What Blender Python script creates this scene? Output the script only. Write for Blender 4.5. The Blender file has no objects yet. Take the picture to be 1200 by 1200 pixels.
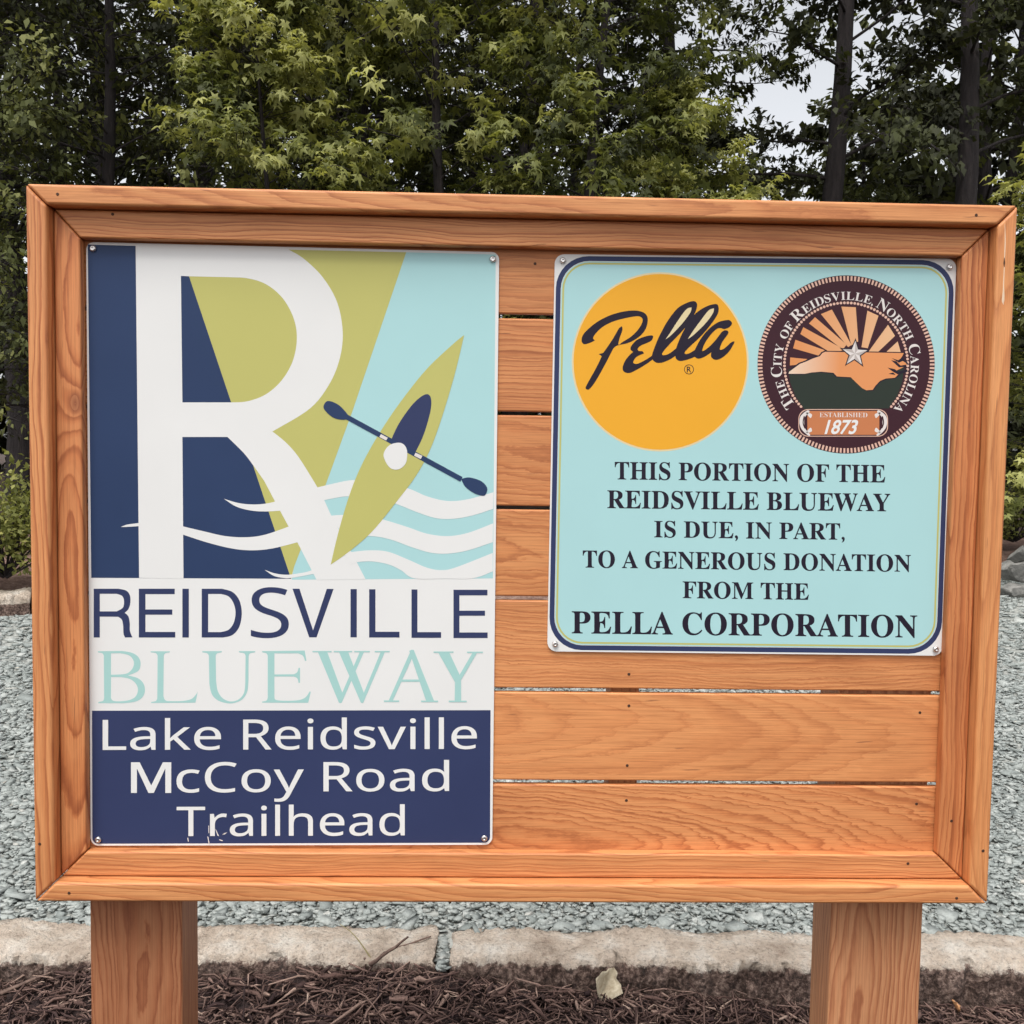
import bpy, bmesh, math, random
import numpy as np
from mathutils import Vector, Matrix
from mathutils.geometry import tessellate_polygon

scene = bpy.context.scene
COL = scene.collection
rng = np.random.default_rng(7)
random.seed(7)

# ------------------------------------------------------------------ camera
F_PX = 1152.0
BZ = 0.71                                   # height of the board's lower edge above the mulch
CAM = Vector((-0.0571, -1.4767, 0.6889 + BZ))
PITCH, YAW, ROLL = 0.0574, 0.0269, 0.0149
_f = Vector((math.sin(YAW) * math.cos(PITCH), math.cos(YAW) * math.cos(PITCH), -math.sin(PITCH)))
_r = _f.cross(Vector((0, 0, 1))).normalized()
_u = _r.cross(_f)
CR = math.cos(ROLL) * _r + math.sin(ROLL) * _u
CU = -math.sin(ROLL) * _r + math.cos(ROLL) * _u
cam_d = bpy.data.cameras.new('camera')
cam_d.sensor_width = 36.0
cam_d.lens = 36.0 * F_PX / 1200.0
cam_d.clip_start = 0.05
cam_d.clip_end = 3000
cam = bpy.data.objects.new('camera', cam_d)
COL.objects.link(cam)
cam.matrix_world = Matrix(((CR.x, CU.x, -_f.x, CAM.x), (CR.y, CU.y, -_f.y, CAM.y), (CR.z, CU.z, -_f.z, CAM.z), (0, 0, 0, 1)))
scene.camera = cam

# ------------------------------------------------------------------ light: bright overcast day
SUN_EL, SUN_AZ = math.radians(64), math.radians(201)     # azimuth measured from +Y clockwise
world = bpy.data.worlds.new('World')
scene.world = world
world.use_nodes = True
nt = world.node_tree
nt.nodes.clear()
sky = nt.nodes.new('ShaderNodeTexSky')
sky.sky_type = 'NISHITA'
sky.sun_disc = False
sky.sun_elevation = SUN_EL
sky.sun_rotation = SUN_AZ
sky.air_density = 1.0
sky.dust_density = 3.0
sky.ozone_density = 1.0
hs = nt.nodes.new('ShaderNodeHueSaturation')
hs.inputs['Saturation'].default_value = 0.16
hs.inputs['Value'].default_value = 1.0
bg = nt.nodes.new('ShaderNodeBackground')
bg.inputs['Strength'].default_value = 0.15
wo = nt.nodes.new('ShaderNodeOutputWorld')
nt.links.new(sky.outputs[0], hs.inputs['Color'])
nt.links.new(hs.outputs[0], bg.inputs['Color'])
nt.links.new(bg.outputs[0], wo.inputs['Surface'])
sun_d = bpy.data.lights.new('sun', 'SUN')
sun_d.energy = 1.4
sun_d.angle = math.radians(27)
sun_d.color = (1.0, 0.96, 0.90)
sun = bpy.data.objects.new('sun', sun_d)
COL.objects.link(sun)
_sd = Vector((math.sin(SUN_AZ) * math.cos(SUN_EL), math.cos(SUN_AZ) * math.cos(SUN_EL), math.sin(SUN_EL)))
sun.rotation_euler = _sd.to_track_quat('Z', 'Y').to_euler()
sun.location = _sd * 20
vs = scene.view_settings
vs.view_transform = 'Standard'
vs.look = 'None'
vs.gamma = 1.0
vs.use_curve_mapping = False
vs.exposure = 0.66
scene.cycles.max_bounces = 6
scene.cycles.diffuse_bounces = 3
scene.cycles.transparent_max_bounces = 8
scene.cycles.use_denoising = True

# ------------------------------------------------------------------ measuring helpers
def ray(px, py):
    return (_f + CR * ((px - 600) / F_PX) - CU * ((py - 600) / F_PX))
def on_y(px, py, Y):
    d = ray(px, py)
    return CAM + d * ((Y - CAM.y) / d.y)
def on_z(px, py, Z):
    d = ray(px, py)
    return CAM + d * ((Z - CAM.z) / d.z)

# ------------------------------------------------------------------ object helpers
def link(name, me, parent=None):
    o = bpy.data.objects.new(name, me)
    COL.objects.link(o)
    if parent is not None:
        o.parent = parent
    return o
def tag(o, label=None, cat=None, group=None, kind=None):
    if label: o['label'] = label
    if cat: o['category'] = cat
    if group: o['group'] = group
    if kind: o['kind'] = kind
    return o
def empty(name, loc=(0, 0, 0), rz=0.0):
    o = bpy.data.objects.new(name, None)
    o.empty_display_size = 0.2
    COL.objects.link(o)
    o.location = loc
    o.rotation_euler = (0, 0, rz)
    return o
def np_mesh(name, verts, faces, mats, face_mat=None, tint=None, smooth=False):
    """verts (N,3); faces: list of arrays, each (M,k)"""
    me = bpy.data.meshes.new(name)
    verts = np.ascontiguousarray(verts, dtype=np.float32)
    me.vertices.add(len(verts))
    me.vertices.foreach_set('co', verts.ravel())
    if not isinstance(faces, list): faces = [faces]
    nl = sum(f.size for f in faces); nf = sum(len(f) for f in faces)
    li = np.concatenate([f.ravel() for f in faces]).astype(np.int32)
    tot = np.concatenate([np.full(len(f), f.shape[1]) for f in faces]).astype(np.int32)
    st = np.concatenate([[0], np.cumsum(tot)[:-1]]).astype(np.int32)
    me.loops.add(nl); me.loops.foreach_set('vertex_index', li)
    me.polygons.add(nf)
    me.polygons.foreach_set('loop_start', st)
    for m in mats: me.materials.append(m)
    if face_mat is not None: me.polygons.foreach_set('material_index', np.asarray(face_mat, dtype=np.int32))
    if smooth: me.polygons.foreach_set('use_smooth', np.ones(nf, dtype=bool))
    me.update(calc_edges=True)
    if tint is not None:
        a = me.attributes.new('tint', 'FLOAT', 'FACE')
        a.data.foreach_set('value', np.asarray(tint, dtype=np.float32))
    return me

# ------------------------------------------------------------------ material helpers
def new_mat(name):
    m = bpy.data.materials.new(name)
    m.use_nodes = True
    n = m.node_tree.nodes; l = m.node_tree.links
    b = n['Principled BSDF']
    return m, n, l, b
def node(n, t, **kw):
    x = n.new(t)
    for k, v in kw.items(): setattr(x, k, v)
    return x
def math_n(n, l, op, a, b=None, c=None):
    x = n.new('ShaderNodeMath'); x.operation = op
    for i, v in enumerate((a, b, c)):
        if v is None: continue
        if isinstance(v, (int, float)): x.inputs[i].default_value = v
        else: l.new(v, x.inputs[i])
    return x.outputs[0]
def ramp(n, l, fac, stops, interp='LINEAR'):
    x = n.new('ShaderNodeValToRGB')
    x.color_ramp.interpolation = interp
    while len(x.color_ramp.elements) < len(stops): x.color_ramp.elements.new(0.5)
    for e, (p, c) in zip(x.color_ramp.elements, stops):
        e.position = p; e.color = (*c, 1)
    l.new(fac, x.inputs[0])
    return x.outputs[0]
def noise(n, l, vec, scale, detail=4, rough=0.55, dist=0.0):
    x = n.new('ShaderNodeTexNoise')
    x.inputs['Scale'].default_value = scale
    x.inputs['Detail'].default_value = detail
    x.inputs['Roughness'].default_value = rough
    x.inputs['Distortion'].default_value = dist
    if vec is not None: l.new(vec, x.inputs['Vector'])
    return x.outputs[0]
def mapping(n, l, vec, scale=(1, 1, 1), loc=(0, 0, 0)):
    x = n.new('ShaderNodeMapping')
    x.inputs['Scale'].default_value = scale
    x.inputs['Location'].default_value = loc
    l.new(vec, x.inputs['Vector'])
    return x.outputs[0]
def mix(n, l, fac, a, b, blend='MIX'):
    x = n.new('ShaderNodeMix'); x.data_type = 'RGBA'; x.blend_type = blend
    if isinstance(fac, (int, float)): x.inputs[0].default_value = fac
    else: l.new(fac, x.inputs[0])
    for i, v in ((6, a), (7, b)):
        if isinstance(v, tuple): x.inputs[i].default_value = (*v, 1)
        else: l.new(v, x.inputs[i])
    return x.outputs[2]
def bump(n, l, b, h, strength, dist):
    x = n.new('ShaderNodeBump')
    x.inputs['Strength'].default_value = strength
    x.inputs['Distance'].default_value = dist
    l.new(h, x.inputs['Height'])
    l.new(x.outputs[0], b.inputs['Normal'])

def wood_mat(name, light, mid, dark, freq=105.0):
    """flat-sawn softwood: growth rings cut by the board's own plane; grain runs along local X"""
    m, n, l, b = new_mat(name)
    tc = n.new('ShaderNodeTexCoord')
    ring = node(n, 'ShaderNodeAttribute', attribute_type='OBJECT', attribute_name='ring')
    knot = node(n, 'ShaderNodeAttribute', attribute_type='OBJECT', attribute_name='knot')
    seed = node(n, 'ShaderNodeAttribute', attribute_type='OBJECT', attribute_name='seed')
    off = n.new('ShaderNodeVectorMath'); off.operation = 'ADD'
    l.new(tc.outputs['Object'], off.inputs[0]); l.new(seed.outputs['Vector'], off.inputs[1])
    P = off.outputs[0]
    raw = n.new('ShaderNodeSeparateXYZ'); l.new(tc.outputs['Object'], raw.inputs[0])
    rg = n.new('ShaderNodeSeparateXYZ'); l.new(ring.outputs['Vector'], rg.inputs[0])
    w1 = noise(n, l, mapping(n, l, P, (2.2, 7, 7)), 1.0, 3, 0.5)
    w2 = noise(n, l, mapping(n, l, P, (2.2, 7, 7), (5.2, 1.3, 8.8)), 1.0, 3, 0.5)
    w3 = noise(n, l, mapping(n, l, P, (9, 40, 40)), 1.0, 2, 0.5)
    w1 = math_n(n, l, 'MULTIPLY', math_n(n, l, 'SUBTRACT', w1, 0.5), 0.06)
    w2 = math_n(n, l, 'MULTIPLY', math_n(n, l, 'SUBTRACT', w2, 0.5), 0.06)
    w3 = math_n(n, l, 'MULTIPLY', math_n(n, l, 'SUBTRACT', w3, 0.5), 0.006)
    # knot: pushes the rings aside round it
    kd = n.new('ShaderNodeVectorMath'); kd.operation = 'SUBTRACT'
    l.new(tc.outputs['Object'], kd.inputs[0]); l.new(knot.outputs['Vector'], kd.inputs[1])
    kds = mapping(n, l, kd.outputs[0], (0.6, 1.2, 0.0))
    kl = n.new('ShaderNodeVectorMath'); kl.operation = 'LENGTH'; l.new(kds, kl.inputs[0])
    kb = math_n(n, l, 'EXPONENT', math_n(n, l, 'MULTIPLY', kl.outputs['Value'], -28.0))
    y = math_n(n, l, 'ADD', math_n(n, l, 'ADD', math_n(n, l, 'SUBTRACT', raw.outputs[1], rg.outputs[0]),
               math_n(n, l, 'MULTIPLY', raw.outputs[0], rg.outputs[2])), w1)
    z = math_n(n, l, 'ADD', math_n(n, l, 'SUBTRACT', raw.outputs[2], rg.outputs[1]), w2)
    z = math_n(n, l, 'ADD', z, math_n(n, l, 'MULTIPLY', raw.outputs[0], math_n(n, l, 'MULTIPLY', rg.outputs[2], -1.7)))
    r = math_n(n, l, 'SQRT', math_n(n, l, 'ADD', math_n(n, l, 'MULTIPLY', y, y), math_n(n, l, 'MULTIPLY', z, z)))
    r = math_n(n, l, 'ADD', math_n(n, l, 'ADD', r, w3), math_n(n, l, 'MULTIPLY', kb, 0.075))
    fig = node(n, 'ShaderNodeAttribute', attribute_type='OBJECT', attribute_name='figure')
    fg = n.new('ShaderNodeSeparateXYZ'); l.new(fig.outputs['Vector'], fg.inputs[0])
    w4 = noise(n, l, mapping(n, l, P, (38, 110, 110), (2, 9, 4)), 1.0, 3, 0.6)
    w4 = math_n(n, l, 'MULTIPLY', math_n(n, l, 'SUBTRACT', w4, 0.5), math_n(n, l, 'MULTIPLY', fg.outputs[2], 0.012))
    r = math_n(n, l, 'ADD', r, w4)
    # ring spacing varies from year to year
    yr = noise(n, l, None, 55.0, 2, 0.5)
    ynode = yr.node; ynode.noise_dimensions = '1D'; l.new(r, ynode.inputs['W'])
    r = math_n(n, l, 'ADD', r, math_n(n, l, 'MULTIPLY', math_n(n, l, 'SUBTRACT', yr, 0.5), 0.016))
    fr = math_n(n, l, 'FRACT', math_n(n, l, 'MULTIPLY', r, math_n(n, l, 'MULTIPLY', fg.outputs[1], freq)))
    base = ramp(n, l, fr, [(0.0, light), (0.35, light), (0.66, mid), (0.87, dark), (0.94, mid), (1.0, light)])
    base = mix(n, l, fg.outputs[0], tuple(0.5 * (a_ + b_) for a_, b_ in zip(light, mid)), base)
    # slow tone drift, fine fibre, grey-brown flecks
    drift = noise(n, l, mapping(n, l, P, (3.0, 14, 14), (3, 3, 3)), 1.0, 3, 0.6)
    base = mix(n, l, math_n(n, l, 'MULTIPLY', math_n(n, l, 'SUBTRACT', drift, 0.40), 1.7), base, mid)
    fib = noise(n, l, mapping(n, l, P, (10, 420, 420)), 1.0, 3, 0.7)
    fibc = ramp(n, l, fib, [(0.28, (0.70, 0.64, 0.60)), (0.5, (0.97, 0.97, 0.97)), (0.72, (1.12, 1.12, 1.12))])
    base = mix(n, l, 0.95, base, fibc, 'MULTIPLY')
    stn = noise(n, l, mapping(n, l, P, (2.4, 5, 5), (7, 2, 5)), 1.0, 5, 0.65)
    base = mix(n, l, 1.0, base, ramp(n, l, stn, [(0.32, (0.86, 0.82, 0.79)), (0.5, (1, 1, 1)), (0.7, (1.05, 1.06, 1.07))]), 'MULTIPLY')
    tone = node(n, 'ShaderNodeAttribute', attribute_type='OBJECT', attribute_name='tone')
    base = mix(n, l, 1.0, base, tone.outputs['Color'], 'MULTIPLY')
    fl = noise(n, l, mapping(n, l, P, (14, 170, 170), (1.7, 4, 2)), 1.0, 2, 0.5)
    fl = ramp(n, l, fl, [(0.0, (0, 0, 0)), (0.71, (0, 0, 0)), (0.77, (1, 1, 1))])
    base = mix(n, l, math_n(n, l, 'MULTIPLY', fl, 0.6), base, (0.16, 0.055, 0.025))
    kc = ramp(n, l, kl.outputs['Value'], [(0.0, (1, 1, 1)), (0.006, (1, 1, 1)), (0.013, (0, 0, 0))])
    base = mix(n, l, math_n(n, l, 'MULTIPLY', kc, 0.55), base, (0.20, 0.065, 0.03))
    l.new(base, b.inputs['Base Color'])
    b.inputs['Roughness'].default_value = 0.55
    b.inputs['Specular IOR Level'].default_value = 0.5
    h = math_n(n, l, 'ADD', math_n(n, l, 'MULTIPLY', fib, 0.6), math_n(n, l, 'MULTIPLY', fr, -0.25))
    bump(n, l, b, h, 0.35, 0.0012)
    return m

def paint_mat(name, col, rough=0.32, var=0.04):
    m, n, l, b = new_mat(name)
    tc = n.new('ShaderNodeTexCoord')
    no = noise(n, l, tc.outputs['Object'], 5.0, 3, 0.6)
    f = ramp(n, l, no, [(0.3, tuple(1 - var for _ in range(3))), (0.7, (1, 1, 1))])
    c = mix(n, l, 1.0, col, f, 'MULTIPLY')
    l.new(c, b.inputs['Base Color'])
    b.inputs['Roughness'].default_value = rough
    b.inputs['Specular IOR Level'].default_value = 0.16
    return m
def leaf_mat(name, stops, trans=0.3, spec=0.3):
    m, n, l, b = new_mat(name)
    at = node(n, 'ShaderNodeAttribute', attribute_type='GEOMETRY', attribute_name='tint')
    c = ramp(n, l, at.outputs['Fac'], stops)
    l.new(c, b.inputs['Base Color'])
    b.inputs['Roughness'].default_value = 0.6
    b.inputs['Specular IOR Level'].default_value = spec
    tr = n.new('ShaderNodeBsdfTranslucent')
    tcx = mix(n, l, 1.0, c, (1.35, 1.35, 0.7), 'MULTIPLY')
    l.new(tcx, tr.inputs['Color'])
    ms = n.new('ShaderNodeMixShader'); ms.inputs[0].default_value = trans
    l.new(b.outputs[0], ms.inputs[1]); l.new(tr.outputs[0], ms.inputs[2])
    l.new(ms.outputs[0], n['Material Output'].inputs['Surface'])
    return m
def tint_mat(name, stops, rough=0.85, nscale=None, ndark=0.7):
    m, n, l, b = new_mat(name)
    at = node(n, 'ShaderNodeAttribute', attribute_type='GEOMETRY', attribute_name='tint')
    c = ramp(n, l, at.outputs['Fac'], stops)
    if nscale:
        tc = n.new('ShaderNodeTexCoord')
        no = noise(n, l, tc.outputs['Object'], nscale, 3, 0.65)
        f = ramp(n, l, no, [(0.3, (ndark,) * 3), (0.65, (1.08,) * 3)])
        c = mix(n, l, 1.0, c, f, 'MULTIPLY')
    l.new(c, b.inputs['Base Color'])
    b.inputs['Roughness'].default_value = rough
    b.inputs['Specular IOR Level'].default_value = 0.2
    return m

# ================================================================== SETTING: ground
MULCH_Z, KERB_Z, GRAV_Z = 0.0, 0.115, 0.095
kA = on_z(300, 1119, KERB_Z); kB = on_z(900, 1126, KERB_Z)      # front upper edge of the near kerb
kdir = Vector((kB.x - kA.x, kB.y - kA.y, 0)).normalized()
kang = math.atan2(kdir.y, kdir.x)
KERB_Y = kA.y - kA.x * kdir.y / kdir.x                            # at x = 0
KERB_W = (on_z(600, 1085, KERB_Z).y - on_z(600, 1122, KERB_Z).y)
def kerb_line(x): return KERB_Y + x * math.tan(kang)

soil, n, l, b = new_mat('forest_soil')
tc = n.new('ShaderNodeTexCoord')
c = ramp(n, l, noise(n, l, tc.outputs['Object'], 3.0, 8, 0.7), [(0.3, (0.030, 0.022, 0.018)), (0.55, (0.075, 0.050, 0.038)), (0.75, (0.13, 0.085, 0.06))])
l.new(c, b.inputs['Base Color']); b.inputs['Roughness'].default_value = 0.95
bump(n, l, b, noise(n, l, tc.outputs['Object'], 25, 6, 0.7), 0.8, 0.05)

gravm, n, l, b = new_mat('crushed_stone')
tc = n.new('ShaderNodeTexCoord')
vo = n.new('ShaderNodeTexVoronoi'); vo.inputs['Scale'].default_value = 38; l.new(tc.outputs['Object'], vo.inputs['Vector'])
vr = n.new('ShaderNodeSeparateColor'); l.new(vo.outputs['Color'], vr.inputs[0])
c = ramp(n, l, vr.outputs[0], [(0.0, (0.23, 0.24, 0.22)), (0.5, (0.35, 0.36, 0.335)), (1.0, (0.46, 0.47, 0.44))])
big = ramp(n, l, noise(n, l, tc.outputs['Object'], 0.8, 4, 0.6), [(0.3, (0.82, 0.82, 0.82)), (0.7, (1.05, 1.05, 1.05))])
c = mix(n, l, 1.0, c, big, 'MULTIPLY')
l.new(c, b.inputs['Base Color']); b.inputs['Roughness'].default_value = 0.9
bump(n, l, b, vo.outputs['Distance'], 0.6, 0.012)

def terrain_h(x, y):
    """forest floor behind the lot, rising a little; low under the lot and the bed"""
    t = np.clip((y - 9.0) / 9.0, 0, 1)
    h = 0.02 + 0.9 * t * t * (3 - 2 * t)
    h = np.where(y < 8.0, -0.06, h)
    return h + 0.03 * np.sin(x * 1.3) * np.sin(y * 0.9) * (y > 9)
xs = np.concatenate([[-900, -300, -100, -50], np.arange(-30, 30.1, 1.0), [50, 100, 300, 900]])
ys = np.concatenate([[-900, -200, -50, -10], np.arange(-4, 40.1, 0.8), [60, 120, 300, 900]])
X, Y = np.meshgrid(xs, ys)
V = np.stack([X.ravel(), Y.ravel(), terrain_h(X, Y).ravel()], 1)
nx, ny = len(xs), len(ys)
I = (np.arange(ny - 1)[:, None] * nx + np.arange(nx - 1)[None, :]).ravel()
tag(link('forest_floor', np_mesh('forest_floor', V, np.stack([I, I + 1, I + nx + 1, I + nx], 1), [soil], smooth=True)), kind='structure')

# far kerb line of the lot: comes from the left, leads away to the right
FK0 = on_z(0, 722, GRAV_Z); FK1 = on_z(34, 714, GRAV_Z)
fdir = Vector((0.93, 0.37, 0)).normalized()
far_pts = [FK0 - fdir * 6.0, FK0, FK0 + fdir * 2.2, FK0 + fdir * 2.2 + Vector((3, 0.25, 0)), Vector((4.0, 9.7, 0)), Vector((12, 9.9, 0))]
gv = [(-12, kerb_line(-12) + KERB_W * 0.5, GRAV_Z), (12, kerb_line(12) + KERB_W * 0.5, GRAV_Z)] + [(p.x, p.y + 0.05, GRAV_Z) for p in far_pts[::-1]]
me = bpy.data.meshes.new('gravel_lot'); me.from_pydata(gv, [], [list(range(len(gv)))]); me.materials.append(gravm)
tag(link('gravel_lot', me), kind='structure')
# bank of bark and soil behind the far kerb
bank_m, n, l, b = new_mat('bark_litter')
tc = n.new('ShaderNodeTexCoord')
c = ramp(n, l, noise(n, l, tc.outputs['Object'], 14.0, 6, 0.75), [(0.3, (0.09, 0.05, 0.04)), (0.5, (0.21, 0.125, 0.095)), (0.72, (0.36, 0.25, 0.20))])
l.new(c, b.inputs['Base Color']); b.inputs['Roughness'].default_value = 0.95
bump(n, l, b, noise(n, l, tc.outputs['Object'], 40, 4, 0.7), 0.9, 0.03)
bv, bf = [], []
for p in far_pts:
    for dy, dz in ((0.03, GRAV_Z - 0.03), (0.9, GRAV_Z + 0.20), (2.2, 0.30), (4.2, 0.42), (6.2, 0.20)):
        bv.append((p.x, p.y + dy, dz))
for i in range(len(far_pts) - 1):
    for j in range(4):
        a = i * 5 + j; bf.append((a, a + 5, a + 6, a + 1))
me = bpy.data.meshes.new('planting_bank'); me.from_pydata(bv, [], bf); me.materials.append(bank_m)
tag(link('planting_bank', me), kind='structure')

mulch_m, n, l, b = new_mat('mulch_soil')
tc = n.new('ShaderNodeTexCoord')
c = ramp(n, l, noise(n, l, tc.outputs['Object'], 60.0, 6, 0.75), [(0.3, (0.020, 0.012, 0.012)), (0.7, (0.085, 0.05, 0.045))])
l.new(c, b.inputs['Base Color']); b.inputs['Roughness'].default_value = 0.95
bump(n, l, b, noise(n, l, tc.outputs['Object'], 90, 5, 0.7), 1.0, 0.02)
def mulch_h(x, y):
    d = kerb_line(x) - y
    pile = 0.062 * np.clip(1 - d / 0.35, 0, 1) ** 1.5 * (0.55 + 0.75 * np.sin(x * 2.3 + 2.6) - 0.2 * np.sin(x * 7.1))
    return MULCH_Z + np.maximum(pile, -0.01) + 0.008 * np.sin(x * 9 + y * 5) + 0.006 * np.sin(y * 17 - x * 4)
xs = np.arange(-5, 5.01, 0.08); ys = np.linspace(0, 1, 45)
X, T = np.meshgrid(xs, ys)
Y = -2.6 + (kerb_line(X) + 0.03 + 2.6) * T
V = np.stack([X.ravel(), Y.ravel(), mulch_h(X, Y).ravel() - 0.006], 1)
nx, ny = len(xs), len(ys)
I = (np.arange(ny - 1)[:, None] * nx + np.arange(nx - 1)[None, :]).ravel()
tag(link('mulch_bed', np_mesh('mulch_bed', V, np.stack([I, I + 1, I + nx + 1, I + nx], 1), [mulch_m], smooth=True)), kind='structure')

# ------------------------------------------------------------------ rotation helper
def rand_rot(N, tilt):
    """random yaw, small random tilt -> (N,3,3)"""
    a = rng.uniform(0, 2 * np.pi, N)
    ca, sa = np.cos(a), np.sin(a)
    Rz = np.zeros((N, 3, 3)); Rz[:, 0, 0] = ca; Rz[:, 0, 1] = -sa; Rz[:, 1, 0] = sa; Rz[:, 1, 1] = ca; Rz[:, 2, 2] = 1
    tx = rng.normal(0, tilt, N); ty = rng.normal(0, tilt, N)
    Rx = np.zeros((N, 3, 3)); Rx[:, 0, 0] = 1; Rx[:, 1, 1] = np.cos(tx); Rx[:, 1, 2] = -np.sin(tx); Rx[:, 2, 1] = np.sin(tx); Rx[:, 2, 2] = np.cos(tx)
    Ry = np.zeros((N, 3, 3)); Ry[:, 1, 1] = 1; Ry[:, 0, 0] = np.cos(ty); Ry[:, 0, 2] = np.sin(ty); Ry[:, 2, 0] = -np.sin(ty); Ry[:, 2, 2] = np.cos(ty)
    return Rz @ Rx @ Ry

# ------------------------------------------------------------------ loose gravel (stuff)
stone_m = tint_mat('stone_chips', [(0.0, (0.20, 0.222, 0.212)), (0.35, (0.30, 0.325, 0.310)), (0.75, (0.375, 0.398, 0.378)), (0.93, (0.46, 0.475, 0.45)), (1.0, (0.46, 0.41, 0.34))], 0.9, 120, 0.78)
CUBE = np.array([[-1, -1, -1], [1, -1, -1], [1, 1, -1], [-1, 1, -1], [-1, -1, 1], [1, -1, 1], [1, 1, 1], [-1, 1, 1]], float)
CF = np.array([[3, 2, 1, 0], [4, 5, 6, 7], [0, 1, 5, 4], [1, 2, 6, 5], [2, 3, 7, 6], [3, 0, 4, 7]])
def stones(cx, cy, size, z):
    N = len(cx)
    t = CUBE[None] * rng.uniform(0.45, 1.1, (N, 8, 3))
    sc = np.stack([size * rng.uniform(0.7, 1.3, N), size * rng.uniform(0.45, 0.9, N), size * rng.uniform(0.12, 0.34, N)], 1) * 0.62
    p = np.einsum('nij,nkj->nki', rand_rot(N, 0.20), t * sc[:, None, :])
    p += np.stack([cx, cy, z], 1)[:, None, :]
    f = CF[None] + (np.arange(N) * 8)[:, None, None]
    return p.reshape(-1, 3), f.reshape(-1, 4), np.repeat(rng.beta(2.2, 2.2, N), 6)
def lot_far(x):
    return np.interp(x, [p.x for p in far_pts], [p.y for p in far_pts])
parts = []
for y0, y1, half, N, s in ((0.0, 1.3, 2.2, 38000, 0.0150), (1.3, 3.3, 3.4, 40000, 0.0185), (3.3, 8.6, 7.0, 44000, 0.027)):
    x = rng.uniform(-half, half, N)
    y = kerb_line(x) + KERB_W * 0.98 + y0 + rng.uniform(0, 1, N) * (y1 - y0)
    ok = y < lot_far(x) - 0.02
    x, y = x[ok], y[ok]
    sz = s * np.exp(rng.normal(0, 0.45, len(x)))
    parts.append(stones(x, y, sz, GRAV_Z + 0.003 + rng.uniform(0, 0.010, len(x))))
x = rng.uniform(0, 1, 60)                         # stones washed into the joint of the near kerb
jx = on_z(520, 1100, KERB_Z).x
gx = jx + rng.uniform(-0.012, 0.012, 60); gy = kerb_line(gx) + rng.uniform(0.0, 1, 60) * KERB_W
parts.append(stones(gx, gy, np.full(60, 0.024), np.full(60, KERB_Z - 0.035) + rng.uniform(0, 0.02, 60)))
V, Fc, T, o0 = [], [], [], 0
for p, f, t in parts:
    V.append(p); Fc.append(f + o0); T.append(t); o0 += len(p)
tag(link('gravel', np_mesh('gravel', np.concatenate(V), np.concatenate(Fc), [stone_m], tint=np.concatenate(T))), 'grey-green crushed stone covering the lot behind the kerb', 'gravel', kind='stuff')

# ------------------------------------------------------------------ mulch chips (stuff)
chip_m = tint_mat('mulch_fibres', [(0.0, (0.030, 0.018, 0.019)), (0.35, (0.115, 0.069, 0.058)), (0.65, (0.21, 0.135, 0.112)), (0.90, (0.37, 0.255, 0.205)), (1.0, (0.52, 0.39, 0.31))], 0.9, 200, 0.6)
def chips(cx, cy, cz, length, width, tilt, tint):
    N = len(cx)
    s = np.array([-0.5, 0.0, 0.5])
    ring = np.array([[0, -0.5, 0], [0, 0.5, 0], [0, 0.0, 0.55]])
    t = np.zeros((N, 3, 3, 3))
    bend = rng.normal(0, 0.10, N) * length; bz = rng.normal(0.02, 0.06, N) * length
    wv = np.stack([rng.uniform(0.25, 0.9, N), np.ones(N), rng.uniform(0.15, 0.8, N)], 1)
    for i in range(3):
        t[:, i, :, 0] = (s[i] * length)[:, None]
        t[:, i, :, 1] = ring[None, :, 1] * (width * wv[:, i])[:, None] + (bend * (1 - 4 * s[i] ** 2))[:, None]
        t[:, i, :, 2] = ring[None, :, 2] * (width * wv[:, i])[:, None] + (bz * (1 - 4 * s[i] ** 2))[:, None]
    t = t.reshape(N, 9, 3)
    p = np.einsum('nij,nkj->nki', rand_rot(N, tilt), t) + np.stack([cx, cy, cz], 1)[:, None, :]
    q = []
    for i in range(2):
        for j in range(3):
            k = (j + 1) % 3
            q.append([i * 3 + j, i * 3 + k, (i + 1) * 3 + k, (i + 1) * 3 + j])
    q = np.array(q)
    f = (q[None] + (np.arange(N) * 9)[:, None, None]).reshape(-1, 4)
    return p.reshape(-1, 3), f, np.repeat(tint, 6)
parts = []
for x0, x1, ya, yb, N, lm, wm in ((-2.0, 2.1, 0.62, 0.0, 16000, 0.034, 0.0048), (-2.0, 2.1, 0.62, 0.0, 5200, 0.062, 0.0062), (-2.0, 2.1, 0.62, 0.0, 700, 0.040, 0.013), (-3.2, 3.2, 3.4, 0.62, 22000, 0.045, 0.0055)):
    x = rng.uniform(x0, x1, N); d = rng.uniform(yb, ya, N) + 0.012
    y = kerb_line(x) - d
    L = lm * np.exp(rng.normal(0, 0.45, N)); W = wm * np.exp(rng.normal(0, 0.35, N))
    parts.append(chips(x, y, mulch_h(x, y) + rng.uniform(0.0, 0.018, N), L, W, 0.27, np.clip(rng.beta(1.5, 2.2, N), 0, 1)))
V, Fc, T, o0 = [], [], [], 0
for p, f, t in parts:
    V.append(p); Fc.append(f + o0); T.append(t); o0 += len(p)
tag(link('mulch', np_mesh('mulch', np.concatenate(V), np.concatenate(Fc), [chip_m], tint=np.concatenate(T))), 'dark brown shredded bark mulch in front of the kerb', 'mulch', kind='stuff')

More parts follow.
